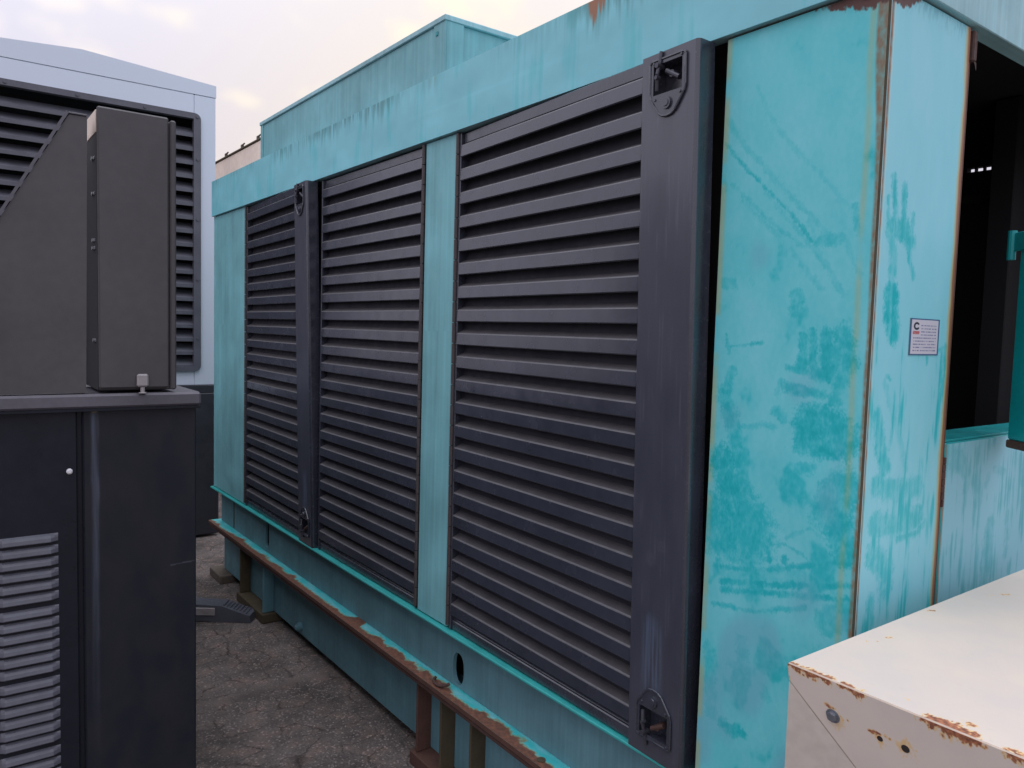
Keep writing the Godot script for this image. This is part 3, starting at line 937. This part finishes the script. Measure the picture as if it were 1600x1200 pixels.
func make_skid(t: Node3D) -> void:
	part_box("base_lip", t, "teal_fresh", Vector3(-4.41, 0.594, -0.06), Vector3(-0.002, 0.6035, 0.019), 0.002)
	# beam web in lengths, two of them pierced
	var beam := part_box("skid_beam", t, "teal_base", Vector3(-4.36, 0.380, -0.055), Vector3(-4.10, 0.5935, -0.040), 0.0)
	part_box("web_plate", beam, "teal_base", Vector3(-4.0985, 0.380, -0.055), Vector3(-3.60, 0.5935, -0.0405), 0.0)
	var st := surf()
	holed_plate(st, -3.60, -3.40, 0.380, 0.5935, -0.055, -0.0405, Vector2(-3.495, 0.485), 0.030, 0.078, 5.0)
	put("pierced_plate", beam, [[st, "teal_base"]])
	part_box("web_plate", beam, "teal_base", Vector3(-3.40, 0.380, -0.055), Vector3(-1.59, 0.5935, -0.0405), 0.0)
	st = surf()
	holed_plate(st, -1.59, -1.39, 0.380, 0.5935, -0.055, -0.0405, Vector2(-1.489, 0.450), 0.036, 0.058, 2.4)
	put("pierced_plate", beam, [[st, "teal_base"]])
	part_box("web_plate", beam, "teal_base", Vector3(-1.39, 0.380, -0.055), Vector3(-0.01, 0.5935, -0.0405), 0.0)
	part_box("weld_seam", beam, "olive", Vector3(-4.104, 0.385, -0.041), Vector3(-4.092, 0.590, -0.0375), 0.0015)
	part_box("beam_dark_fill", beam, "shade_black", Vector3(-4.35, 0.30, -1.70), Vector3(-0.02, 0.592, -0.16), 0.0)  # dark box added behind the web so its holes look shaded
	# double flange, rusted outer edge
	var f := surf()
	var s := surf()
	var a := Vector3(-4.41, 0.362, -0.056)
	var b := Vector3(-0.002, 0.379, 0.031)
	front(f, a, b, 1)
	box(s, a, b, 0.0, Vector2i(1, 1))
	put("flange", t, [[f, "flange_top"], [s, "rust"]])
	part_box("flange", t, "rust_dark", Vector3(-4.405, 0.340, -0.056), Vector3(-0.004, 0.3575, 0.026), 0.003)
	# shackle lying on the flange below the round hole
	st = surf()
	var arc := []
	for k in 9:
		var g := PI * 0.95 * k / 8.0
		arc.append(Vector3(-1.545 + 0.045 * cos(g) , 0.386 + 0.012 * (1.0 - sin(g)) * (1.0 if k < 3 else 0.3), -0.012 + 0.030 * sin(g)))
	rod(st, arc, 0.0055, 8)
	put("bent_hook", t, [[st, "rust_dark"]])
	# fuel tank base under the flange
	part_box("base_tank", t, "teal_base", Vector3(-4.36, 0.055, -1.72), Vector3(-0.01, 0.3395, -0.057), 0.004)
	for g in [[-3.83, "olive"], [-3.43, "teal_base"], [-1.70, "rust"], [-1.53, "olive"], [-1.335, "olive"], [-0.9, "olive"], [-0.35, "teal_base"]]:
		st = surf()
		box(st, Vector3(g[0] - 0.006, 0.056, -0.0565), Vector3(g[0] + 0.006, 0.3395, 0.006), 0.002)
		put("gusset", t, [[st, g[1]]])
	for g in [[-3.86, -3.40], [-1.73, -1.30], [-0.93, -0.32]]:
		var fp := surf()
		box(fp, Vector3(g[0], 0.002, -0.30), Vector3(g[1], 0.0545, 0.018), 0.003)
		put("foot_plate", t, [[fp, "olive" if g[0] < -3.0 else "rust"]])
	st = surf()
	cyl(st, Vector3(-3.02, 0.10, -0.058), Vector3(-3.02, 0.10, -0.035), 0.022, 0.022, 14)
	cyl(st, Vector3(-3.02, 0.10, -0.036), Vector3(-3.02, 0.10, -0.025), 0.014, 0.012, 6)
	put("drain_plug", t, [[st, "teal_base"]])
	st = surf()
	cyl(st, Vector3(-0.95, 0.3794, 0.006), Vector3(-0.95, 0.3815, 0.006), 0.014, 0.014, 14)
	put("flange_bolt", t, [[st, "olive"]])

# ---------------------------------------------------------------- the white housing
func make_white_housing() -> void:
	var t := thing("white_generator_housing", "tall white generator housing with dark louvred intake on a black base", "generator", Vector3(-6.8, 0, 0.595))
	var X := -5.45
	# end wall around the louvre opening, low ridge roof board above
	part_box("wall_panel", t, "white", Vector3(X - 0.05, 1.19, -0.306), Vector3(X, 3.384, -0.150), 0.004)
	part_box("wall_panel", t, "white", Vector3(X - 0.05, 1.19, 1.340), Vector3(X, 3.384, 1.496), 0.004)
	part_box("wall_panel", t, "white", Vector3(X - 0.05, 3.215, -0.1485), Vector3(X, 3.384, 1.3385), 0.004)
	part_box("wall_panel", t, "white", Vector3(X - 0.05, 1.19, -0.1485), Vector3(X, 1.32, 1.3385), 0.004)
	var st := surf()
	extrude(st, [Vector2(-0.310, 3.387), Vector2(-0.310, 3.475), Vector2(0.595, 3.541), Vector2(1.500, 3.475), Vector2(1.500, 3.387)], at_x, X - 2.6, X + 0.002)
	put("ridge_roof", t, [[st, "white"]])
	part_box("side_wall", t, "white", Vector3(X - 2.6, 1.19, -0.304), Vector3(X - 0.051, 3.384, -0.26), 0.0)
	part_box("side_wall", t, "white", Vector3(X - 2.6, 1.19, 1.45), Vector3(X - 0.051, 3.384, 1.494), 0.0)
	part_box("dark_liner", t, "shade_black", Vector3(X - 0.32, 1.2, -0.25), Vector3(X - 0.30, 3.38, 1.44), 0.0)
	# louvre frame with rounded corners
	var fr := surf()
	var ro := []
	var ri := []
	for q in [[-0.193, 1.297, PI], [1.383, 1.297, -PI / 2], [1.383, 3.242, 0.0], [-0.193, 3.242, PI / 2]]:
		var zc: float = q[0] + (0.045 if q[0] < 0.5 else -0.045)
		var yc: float = q[1] + (0.045 if q[1] < 2.0 else -0.045)
		for k in 5:
			var a: float = q[2] + PI / 2 * k / 4.0
			ro.append(Vector2(zc + 0.045 * cos(a), yc + 0.045 * sin(a)))
			ri.append(Vector2(zc + 0.003 * cos(a) + (0.010 if q[0] < 0.5 else -0.010), yc + 0.003 * sin(a)))
	for i in ro.size():
		var j := (i + 1) % ro.size()
		for d in [X + 0.001, X + 0.022]:
			face(fr, [at_x(ro[i], d), at_x(ro[j], d), at_x(ri[j], d), at_x(ri[i], d)], at_x((ro[i] + ri[j]) * 0.5, X + 0.011))
		var cz := Vector2(0.595, 2.27)
		face(fr, [at_x(ro[i], X + 0.001), at_x(ro[j], X + 0.001), at_x(ro[j], X + 0.022), at_x(ro[i], X + 0.022)], at_x(cz, X + 0.011))
		face(fr, [at_x(ri[i], X - 0.03), at_x(ri[j], X - 0.03), at_x(ri[j], X + 0.022), at_x(ri[i], X + 0.022)], at_x(ro[i] * 1.05 - cz * 0.05, X))
	var frame := put("louvre_frame", t, [[fr, "white_louvre"]])
	for p in [[1.05, 3.22], [0.63, 3.22], [0.20, 3.22], [-0.165, 3.215], [-0.168, 2.90], [-0.168, 2.45], [-0.168, 2.0], [-0.168, 1.55]]:
		st = surf()
		cyl(st, Vector3(X + 0.0225, p[1], p[0]), Vector3(X + 0.030, p[1], p[0]), 0.011, 0.010, 6)
		put("bolt", frame, [[st, "white_louvre"]])
	for i in 18:
		var y := 3.09 - 0.1025 * i
		st = surf()
		# blade: short upright nose, long sheet rising to the back
		extrude(st, [Vector2(X + 0.010, y), Vector2(X + 0.010, y - 0.026), Vector2(X + 0.004, y - 0.026), Vector2(X - 0.095, y + 0.058), Vector2(X - 0.092, y + 0.062)], func(p: Vector2, z: float) -> Vector3: return Vector3(p.x, p.y, z), -0.146, 1.336)
		put("slat", t, [[st, "white_louvre"]])
	st = surf()
	for k in 3:
		box(st, Vector3(X + 0.001, 1.175 - 0.006 * k, -0.275 + 0.04 * k), Vector3(X + 0.012, 1.1885, -0.245 + 0.045 * k), 0.002)
	put("rust_chip", t, [[st, "olive"]])
	var b := part_box("base_tank", t, "base_black", Vector3(X - 2.6, 0.02, -0.32), Vector3(X + 0.05, 1.13, 1.50), 0.006)
	part_box("base_rail", b, "base_black", Vector3(X - 2.6, 1.131, -0.32), Vector3(X + 0.03, 1.189, 1.50), 0.003)

func make_far_container() -> void:
	var t := thing("cream_container", "cream container behind the teal enclosure with small brackets on its roof edge", "container", Vector3(-10, 0, -2.7))
	part_box("wall", t, "cream_wall", Vector3(-14.0, 0.0, -4.0), Vector3(-6.6, 3.72, -1.5), 0.01)
	part_box("roof_edge", t, "olive", Vector3(-14.05, 3.7205, -4.05), Vector3(-6.55, 3.738, -1.485), 0.004)
	for x in [-9.26, -8.63, -8.07, -7.4]:
		var st := surf()
		box(st, Vector3(x - 0.03, 3.739, -1.53), Vector3(x + 0.01, 3.785, -1.50), 0.006)
		cyl(st, Vector3(x - 0.02, 3.775, -1.515), Vector3(x + 0.07, 3.785, -1.515), 0.011, 0.009, 8)
		put("roof_bracket", t, [[st, "timber"]])

# ---------------------------------------------------------------- the dark cabinet on the left
func make_dark_cabinet() -> void:
	var t := thing("dark_generator_cabinet", "dark grey generator cabinet with pressed louvres below a tall narrow box", "generator", Vector3(-2.4, 0, 1.4))
	var X := -1.46
	part_box("cabinet_body", t, "cabinet", Vector3(-4.6, 0.0, 0.876), Vector3(X - 0.012, 1.443, 1.95), 0.003)  # lengthened out of view at the rear so it shades the alley
	panel("cabinet_panel", t, "cabinet_panel", "cabinet", Vector3(X - 0.011, 0.01, 0.874), Vector3(X, 1.4445, 1.155), 0, 0.004)
	var d := part_box("cabinet_door", t, "cabinet", Vector3(X - 0.011, 0.01, 1.167), Vector3(X + 0.001, 1.4445, 1.94), 0.004)
	var st := surf()
	cyl(st, Vector3(X + 0.0015, 1.284, 1.186), Vector3(X + 0.005, 1.284, 1.186), 0.0075, 0.0072, 14)
	cyl(st, Vector3(X + 0.005, 1.284, 1.186), Vector3(X + 0.008, 1.284, 1.186), 0.0072, 0.004, 14)
	put("knob", d, [[st, "knob_white"]])
	for g in 4:
		for k in 6:
			var y := 1.128 - 0.187 * g - 0.0300 * k
			for col in 2:
				var z0 := 1.213 + col * 0.165
				st = surf()
				pressed_louvre(st, X + 0.0012, y, z0, z0 + 0.138)
				put("louvre", d, [[st, "louvre_grey"]])
	# lid with a folded edge, covering the added unseen length too
	var lid := part_box("lid", t, "cabinet_lid", Vector3(-4.62, 1.446, 0.866), Vector3(X + 0.024, 1.483, 1.95), 0.006)
	part_box("lid_fold", lid, "cabinet", Vector3(X + 0.006, 1.438, 0.868), Vector3(X + 0.021, 1.4458, 1.95), 0.001)
	# sloped hood cheek
	st = surf()
	extrude(st, [Vector2(1.148, 1.486), Vector2(1.140, 2.181), Vector2(1.180, 2.180), Vector2(1.560, 1.486)], at_x, -1.475, X + 0.016)
	var hood := put("hood_cheek", t, [[st, "brown_grey"]])
	st = surf()
	extrude(st, [Vector2(1.181, 2.1825), Vector2(1.562, 1.486), Vector2(1.568, 1.488), Vector2(1.186, 2.188)], at_x, -1.50, X + 0.021)
	put("edge_trim", hood, [[st, "cabinet_lid"]])
	st = surf()
	box(st, Vector3(-1.50, 2.1815, 1.141), Vector3(X + 0.020, 2.186, 1.181), 0.001)
	put("edge_trim", hood, [[st, "cabinet_lid"]])
	# tall narrow control box
	var bx := part_box("control_box", t, "brown_grey", Vector3(-1.70, 1.4905, 0.9312), Vector3(-1.452, 2.205, 1.117), 0.003)
	part_box("box_door", bx, "brown_grey", Vector3(-1.4515, 1.496, 0.949), Vector3(-1.440, 2.213, 1.1185), 0.004)
	part_box("door_frame", bx, "brown_grey", Vector3(-1.4515, 1.4905, 0.930), Vector3(-1.441, 2.208, 0.9455), 0.004)
	st = surf()
	var z := 1.1172
	for k in 9:
		box(st, Vector3(-1.60 + 0.0165 * k, 2.150, z), Vector3(-1.588 + 0.0165 * k, 2.206, z + 0.003), 0.001)
	part_box("shade_sheet", bx, "shade_black", Vector3(-1.695, 1.492, 1.1172), Vector3(-1.4535, 2.148, 1.1185), 0.0)  # added dark sheet; the shade of the slot is in its colour
	put("pale_ribs", bx, [[st, "cream_wall"]])  # pale cream ribs added along the top of the box side
	st = surf()
	for y in [2.09, 2.0, 1.88, 1.86, 1.62]:
		cyl(st, Vector3(-1.50, y, 1.1175), Vector3(-1.50, y, 1.124), 0.005, 0.005, 8)
		box(st, Vector3(-1.52, y - 0.004, 1.1175), Vector3(-1.48, y + 0.004, 1.121), 0.001)
	put("hinge_stud", bx, [[st, "steel"]])
	# dark back plate seen in the slot between box and cheek
	part_box("back_plate", t, "base_black", Vector3(-1.72, 1.4835, 1.1165), Vector3(-1.705, 2.14, 1.165), 0.002)
	# bolt latch hanging from the box onto the lid
	st = surf()
	box(st, Vector3(-1.4395, 1.500, 1.003), Vector3(-1.428, 1.534, 1.031), 0.004)
	cyl(st, Vector3(-1.434, 1.499, 1.017), Vector3(-1.434, 1.4855, 1.017), 0.0055, 0.0055, 10)
	cyl(st, Vector3(-1.434, 1.4855, 1.017), Vector3(-1.434, 1.4835, 1.017), 0.009, 0.010, 10)
	put("bolt_latch", bx, [[st, "latch_pale"]])

func pressed_louvre(st: SurfaceTool, x: float, y: float, z0: float, z1: float) -> void:
	# scoop standing out most at its lower lip, ends drawn back to the sheet
	var n := 16
	var rows := [[0.0, 0.0], [-0.004, 0.0060], [-0.010, 0.0105], [-0.0185, 0.0130], [-0.0205, 0.0120]]
	var g := []
	for r in rows:
		var line := []
		for i in n + 1:
			var u := float(i) / n
			var e: float = smoothstep(0.0, 0.13, u) * smoothstep(1.0, 0.87, u)
			line.append(Vector3(x + r[1] * e, y + r[0] + (1.0 - e) * 0.0, lerpf(z0, z1, u)))
		g.append(line)
	for r in rows.size() - 1:
		for i in n:
			face(st, [g[r][i], g[r][i + 1], g[r + 1][i + 1], g[r + 1][i]], (g[r][i] + g[r + 1][i + 1]) * 0.5 - Vector3(0.01, 0.004, 0))
	for i in n:
		var a: Vector3 = g[4][i]
		var b: Vector3 = g[4][i + 1]
		face(st, [a, b, Vector3(x, b.y + 0.003, b.z), Vector3(x, a.y + 0.003, a.z)], a + Vector3(0, 0.01, 0))

# ---------------------------------------------------------------- the cream box in front
func make_cream_box() -> void:
	var t := thing("cream_metal_box", "cream painted metal box with rusty chipped edges in front of teal end", "box", Vector3(0.43, 0, -0.2))
	var f := surf()
	var s := surf()
	var a := Vector3(0.086, 1.118, -0.743)
	var b := Vector3(0.786, 1.15, 0.357)
	b.z = 0.3556
	front(f, a, b, 1, 0.002)
	box(s, a + Vector3(0, 0.0265, 0), b, 0.002, Vector2i(1, 1))
	put("lid", t, [[f, "cream_top"], [s, "lip_cream"]])
	# mitred frame sloping in below the lid
	var uv := func(p: Vector3) -> Vector2: return Vector2((p.x - 0.086) / 0.70, (1.15 - p.y) / 0.30)
	var zr := func(y: float) -> float: return 0.3566 - (1.148 - y) * 0.25
	var q := [Vector3(0.0865, 1.1488, zr.call(1.1488)), Vector3(0.7855, 1.1488, zr.call(1.1488)), Vector3(0.7855, 1.1175, zr.call(1.1175)), Vector3(0.6655, 0.9975, zr.call(0.9975)), Vector3(0.2065, 0.9975, zr.call(0.9975)), Vector3(0.0865, 1.1175, zr.call(1.1175))]
	var r := surf()
	face(r, q, Vector3(0.43, 1.15, 0.0), q.map(uv))
	var r2 := surf()
	var back := []
	for p in q:
		back.append(p + Vector3(0, 0.001, -0.012))
	face(r2, back, Vector3(0.43, 0.8, 1.0))
	put("top_rail", t, [[r, "cream_front"], [r2, "cream"]])
	var w := [Vector3(0.0865, 1.1170, zr.call(1.1175)), Vector3(0.2062, 0.9972, zr.call(0.9975)), Vector3(0.2062, 0.14, zr.call(0.9975)), Vector3(0.0865, 0.02, zr.call(1.1175))]
	r = surf()
	face(r, w, Vector3(0.0, 0.6, 0.0), [])
	back = []
	for p in w:
		back.append(p + Vector3(-0.001, 0, -0.012))
	face(r, back, Vector3(0.4, 0.6, 1.0))
	put("side_rail", t, [[r, "cream"]])
	part_box("body", t, "cream", Vector3(0.0885, 0.0, -0.74), Vector3(0.783, 1.143, 0.29), 0.002)
	# hexagon bolt and two discs, coloured dark for the shade in bolt holes
	var nrm := Vector3(0, -0.25, 1.0).normalized()
	var on := func(x: float, y: float) -> Vector3: return Vector3(x, y, 0.3566 - (1.148 - y) * 0.25)
	var st := surf()
	var c: Vector3 = on.call(0.161, 1.088)
	cyl(st, c, c + nrm * 0.0015, 0.0115, 0.0115, 16)
	cyl(st, c + nrm * 0.0015, c + nrm * 0.0065, 0.0085, 0.0080, 6)
	put("bolt", t, [[st, "zinc"]])
	for h in [[0.236, 1.0845, 0.0045], [0.274, 1.0865, 0.0062]]:
		st = surf()
		c = on.call(h[0], h[1])
		cyl(st, c - nrm * 0.0002, c + nrm * 0.0006, h[2] * 1.0, h[2] * 0.98, 14)
		put("hole_disc", t, [[st, "hole_shade"]])

# ---------------------------------------------------------------- small things on the ground
func make_small_things() -> void:
	var t := thing("ribbed_plastic_bar", "dark ribbed plastic bar with metal insert lying beside the teal skid", "plastic bar", Vector3(-3.6, 0, 0.16))
	var ax := Vector3(-0.585, 0.0, 0.81).normalized()
	var ay := Vector3(0.81, 0.0, 0.585).normalized()
	var o := Vector3(-3.50, 0.0, 0.03)
	warp = func(p: Vector3) -> Vector3: return o + ax * p.x + Vector3(0, p.y, 0) + ay * p.z
	var st := surf()
	extrude(st, [Vector2(0.0, 0.002), Vector2(0.008, 0.040), Vector2(0.17, 0.095), Vector2(0.70, 0.115), Vector2(0.70, 0.03), Vector2(0.19, 0.002)], func(p: Vector2, d: float) -> Vector3: return Vector3(p.x, p.y, d), -0.055, 0.055)
	put("bar_body", t, [[st, "rubber"]])
	for k in 8:
		st = surf()
		var x := 0.030 + 0.018 * k
		box(st, Vector3(x, 0.040 + 0.0061 * k, -0.05), Vector3(x + 0.008, 0.054 + 0.0062 * k, 0.035), 0.002)
		put("rib", t, [[st, "louvre_grey"]])
	st = surf()
	box(st, Vector3(0.20, 0.040, 0.0535), Vector3(0.36, 0.084, 0.061), 0.003)
	put("metal_insert", t, [[st, "latch_pale"]])
	warp = null
	var w := thing("timber_block", "short weathered timber block wedged under far corner of the teal skid", "block", Vector3(-4.32, 0, -0.1))
	st = surf()
	box(st, Vector3(-4.44, 0.0, -0.30), Vector3(-4.20, 0.0535, 0.015), 0.005)
	put("block", w, [[st, "timber"]])
	# loose grit on the asphalt
	var sm := SphereMesh.new()
	sm.radius = 0.5; sm.height = 0.7; sm.radial_segments = 6; sm.rings = 3
	sm.material = mat["stone"]
	var mm := MultiMesh.new()
	mm.transform_format = MultiMesh.TRANSFORM_3D
	mm.use_colors = true
	mm.mesh = sm
	mm.instance_count = 3200
	for i in 3200:
		var z := rng.randf_range(0.0, 0.86)
		var x := rng.randf_range(-5.2, -0.9)
		var s := 0.002 + 0.006 * pow(rng.randf(), 4.0)
		var b := Basis(Vector3.UP, rng.randf() * TAU) * Basis.from_scale(Vector3(s * rng.randf_range(0.8, 1.6), s * 0.7, s))
		mm.set_instance_transform(i, Transform3D(b, Vector3(x, s * 0.2, z)))
		var l := rng.randf_range(0.3, 1.5)
		mm.set_instance_color(i, Color(l, l * 0.96, l * 0.92))
	var g := MultiMeshInstance3D.new()
	g.name = "gravel"
	g.multimesh = mm
	g.set_meta("kind", "stuff")
	g.set_meta("label", "loose pale grit scattered over the asphalt beside the skid")
	g.set_meta("category", "gravel")
	add_child(g)

const CREAM_TOP_RUST := [[0.010, 0.9, 0.088, 0.356, 0.12, 0.355, 0.155, 0.355],
	[0.008, 0.9, 0.18, 0.356, 0.21, 0.354], [0.024, 0.95, 0.308, 0.355, 0.335, 0.349, 0.362, 0.354],
	[0.012, 0.9, 0.41, 0.354, 0.43, 0.350], [0.008, 0.6, 0.345, 0.32, 0.352, 0.325],
	[0.003, 0.8, 0.112, 0.162, 0.120, 0.145], [0.003, 0.6, 0.124, 0.115, 0.126, 0.107], [0.003, 0.8, 0.097, -0.095, 0.103, -0.105],
	[0.003, 0.6, 0.122, -0.30, 0.126, -0.31], [0.003, 0.6, 0.136, -0.335, 0.142, -0.345], [0.006, 0.35, 0.26, 0.32, 0.262, 0.322]]
const CREAM_FRONT_RUST := [[0.013, 0.95, 0.087, 1.149, 0.12, 1.147, 0.158, 1.148], [0.006, 0.8, 0.087, 1.148, 0.087, 1.124],
	[0.011, 0.9, 0.18, 1.149, 0.205, 1.147, 0.212, 1.147], [0.018, 0.95, 0.305, 1.150, 0.335, 1.146, 0.37, 1.150], [0.005, 0.7, 0.34, 1.142, 0.342, 1.130], [0.006, 0.6, 0.325, 1.144, 0.328, 1.136],
	[0.012, 0.9, 0.41, 1.150, 0.43, 1.147], [0.005, 0.8, 0.112, 1.090, 0.113, 1.089],
	[0.003, 0.6, 0.150, 1.102, 0.165, 1.101], [0.004, 0.5, 0.172, 1.096, 0.180, 1.088], [0.004, 0.8, 0.185, 1.091, 0.186, 1.090],
	[0.003, 0.7, 0.222, 1.092, 0.250, 1.091], [0.016, 0.35, 0.236, 1.0845, 0.237, 1.084], [0.024, 0.38, 0.274, 1.087, 0.276, 1.085], [0.03, 0.25, 0.168, 1.086, 0.170, 1.085]]
const SIDE_WIPES := [[0.008, 0.75, -0.370, 2.117, -0.326, 2.067, -0.267, 2.012, -0.211, 1.960, -0.162, 1.910, -0.136, 1.877],
	[0.017, 0.35, -0.367, 2.169, -0.317, 2.103, -0.258, 2.043, -0.202, 1.985, -0.154, 1.940, -0.103, 1.892],
	[0.014, 0.30, -0.291, 2.227, -0.254, 2.156, -0.197, 2.083, -0.130, 2.019, -0.079, 1.962, -0.046, 1.924],
	[0.013, 0.45, -0.347, 2.023, -0.299, 1.979, -0.252, 1.937, -0.202, 1.900, -0.160, 1.870],
	[0.016, 0.50, -0.047, 1.941, -0.041, 1.916, -0.037, 1.891],
	[0.027, 0.50, -0.121, 1.876, -0.093, 1.878, -0.070, 1.881],
	[0.015, 0.35, -0.316, 1.981, -0.229, 1.907, -0.190, 1.868, -0.136, 1.807, -0.106, 1.780],
	[0.016, 0.35, -0.143, 1.921, -0.120, 1.854, -0.059, 1.766],
	[0.012, 0.40, -0.255, 1.992, -0.183, 1.916, -0.119, 1.846],
	[0.016, 0.30, -0.084, 1.954, -0.055, 1.863, -0.025, 1.799],
	[0.031, 0.50, -0.358, 1.802, -0.334, 1.796],
	[0.014, 0.35, -0.286, 1.809, -0.279, 1.794],
	[0.034, 0.60, -0.166, 1.768, -0.166, 1.728],
	[0.009, 0.70, -0.345, 1.679, -0.336, 1.640],
	[0.006, 0.70, -0.344, 1.652, -0.291, 1.659, -0.247, 1.665],
	[0.025, 0.80, -0.143, 1.679, -0.142, 1.617],
	[0.024, 0.85, -0.124, 1.688, -0.118, 1.618],
	[0.033, 0.90, -0.093, 1.685, -0.086, 1.611],
	[0.043, 0.85, -0.054, 1.690, -0.041, 1.630],
	[0.033, 0.80, -0.064, 1.629, -0.086, 1.602, -0.110, 1.605],
	[0.023, 0.85, -0.183, 1.573, -0.142, 1.567, -0.093, 1.564],
	[0.017, 0.70, -0.175, 1.613, -0.134, 1.608, -0.105, 1.605],
	[0.032, 0.70, -0.041, 1.618, -0.061, 1.574, -0.064, 1.552],
	[0.025, 0.60, -0.323, 1.602, -0.344, 1.542, -0.328, 1.479],
	[0.021, 0.60, -0.206, 1.520, -0.184, 1.500],
	[0.014, 0.40, -0.194, 1.582, -0.203, 1.553],
	[0.082, 0.90, -0.118, 1.502, -0.070, 1.499, -0.045, 1.476],
	[0.050, 0.90, -0.128, 1.510, -0.130, 1.456, -0.058, 1.457],
	[0.023, 0.60, -0.201, 1.521, -0.184, 1.504],
	[0.043, 0.75, -0.344, 1.546, -0.309, 1.461, -0.294, 1.395],
	[0.074, 0.90, -0.341, 1.388, -0.313, 1.323, -0.316, 1.272],
	[0.030, 0.70, -0.279, 1.348, -0.261, 1.332],
	[0.028, 0.60, -0.142, 1.400, -0.112, 1.405],
	[0.086, 0.70, -0.035, 1.374, -0.069, 1.323],
	[0.015, 0.40, -0.287, 1.474, -0.236, 1.484, -0.199, 1.484],
	[0.159, 0.75, -0.338, 1.238, -0.268, 1.243],
	[0.064, 0.80, -0.040, 1.312, -0.027, 1.245],
	[0.011, 0.40, -0.159, 1.249, -0.105, 1.280, -0.065, 1.262],
	[0.014, 0.75, -0.345, 1.137, -0.245, 1.154, -0.155, 1.183, -0.035, 1.226],
	[0.016, 0.85, -0.325, 1.107, -0.178, 1.138, -0.014, 1.183],
	[0.015, 0.80, -0.324, 1.087, -0.177, 1.120, -0.012, 1.155],
	[0.011, 0.60, -0.346, 1.047, -0.229, 1.063, -0.105, 1.111],
	[0.006, 0.60, -0.354, 1.188, -0.163, 1.232, -0.121, 1.221, -0.060, 1.183],
	[0.014, 0.80, -0.223, 1.206, -0.222, 1.195],
	[0.014, 0.80, -0.201, 1.200, -0.200, 1.189],
	[0.014, 0.80, -0.163, 1.203, -0.162, 1.192],
	[0.053, 0.35, -0.290, 1.129, -0.128, 1.169],
	[0.021, 0.70, -0.017, 1.308, -0.017, 1.230],
	[0.065, 0.50, -0.055, 1.095, -0.011, 1.127],
	[0.036, 0.50, -0.264, 0.983, -0.255, 0.931],
	[0.024, 0.50, -0.290, 0.923, -0.249, 0.923],
	[0.031, 0.80, -0.300, 0.771, -0.275, 0.767],
	[0.024, 0.80, -0.267, 0.780, -0.249, 0.773],
	[0.038, 0.50, -0.353, 0.936, -0.338, 0.786],
	[0.030, 0.40, -0.202, 0.897, -0.190, 0.882],
	[0.066, 0.30, -0.018, 0.939, -0.069, 1.009]]
const END_WIPES := [[0.021, 0.85, -0.045, 1.995, -0.063, 1.910],
	[0.023, 0.85, -0.090, 1.984, -0.093, 1.909],
	[0.014, 0.80, -0.131, 1.934, -0.130, 1.870],
	[0.012, 0.60, -0.027, 1.956, -0.038, 1.883],
	[0.043, 0.85, -0.046, 1.900, -0.105, 1.898, -0.125, 1.878],
	[0.032, 0.55, -0.048, 1.884, -0.061, 1.843, -0.061, 1.810],
	[0.018, 0.80, -0.115, 1.890, -0.130, 1.840, -0.146, 1.811],
	[0.053, 0.90, -0.062, 1.768, -0.063, 1.722, -0.079, 1.696],
	[0.009, 0.60, -0.064, 1.607, -0.078, 1.598],
	[0.018, 0.70, -0.311, 1.669, -0.315, 1.604, -0.303, 1.548],
	[0.010, 0.70, -0.264, 1.655, -0.302, 1.664],
	[0.009, 0.60, -0.228, 1.641, -0.231, 1.632],
	[0.043, 0.70, -0.033, 1.522, -0.057, 1.461, -0.078, 1.416],
	[0.022, 0.30, -0.058, 1.590, -0.119, 1.501, -0.166, 1.408],
	[0.016, 0.40, -0.114, 1.545, -0.090, 1.459],
	[0.050, 0.55, -0.049, 1.384, -0.136, 1.366, -0.226, 1.366],
	[0.050, 0.60, -0.050, 1.306, -0.145, 1.293, -0.235, 1.300],
	[0.017, 0.60, -0.149, 1.261, -0.230, 1.263, -0.266, 1.282],
	[0.055, 0.60, -0.048, 1.244, -0.113, 1.199, -0.108, 1.163],
	[0.033, 0.50, -0.051, 1.147, -0.056, 1.102]]
const LOW_WIPES := [[0.058, 0.60, -0.362, 1.423, -0.421, 1.406],
	[0.022, 0.60, -0.423, 1.391, -0.453, 1.365, -0.451, 1.335],
	[0.024, 0.50, -0.611, 1.373, -0.665, 1.362],
	[0.025, 0.60, -0.776, 1.352, -0.792, 1.304],
	[0.015, 0.50, -0.529, 1.312, -0.538, 1.295],
	[0.008, 0.50, -0.700, 1.336, -0.693, 1.288],
	[0.023, 0.40, -0.566, 1.339, -0.577, 1.363],
	[0.052, 0.60, -0.607, 1.233, -0.593, 1.172, -0.593, 1.097],
	[0.027, 0.50, -0.703, 1.254, -0.709, 1.143]]
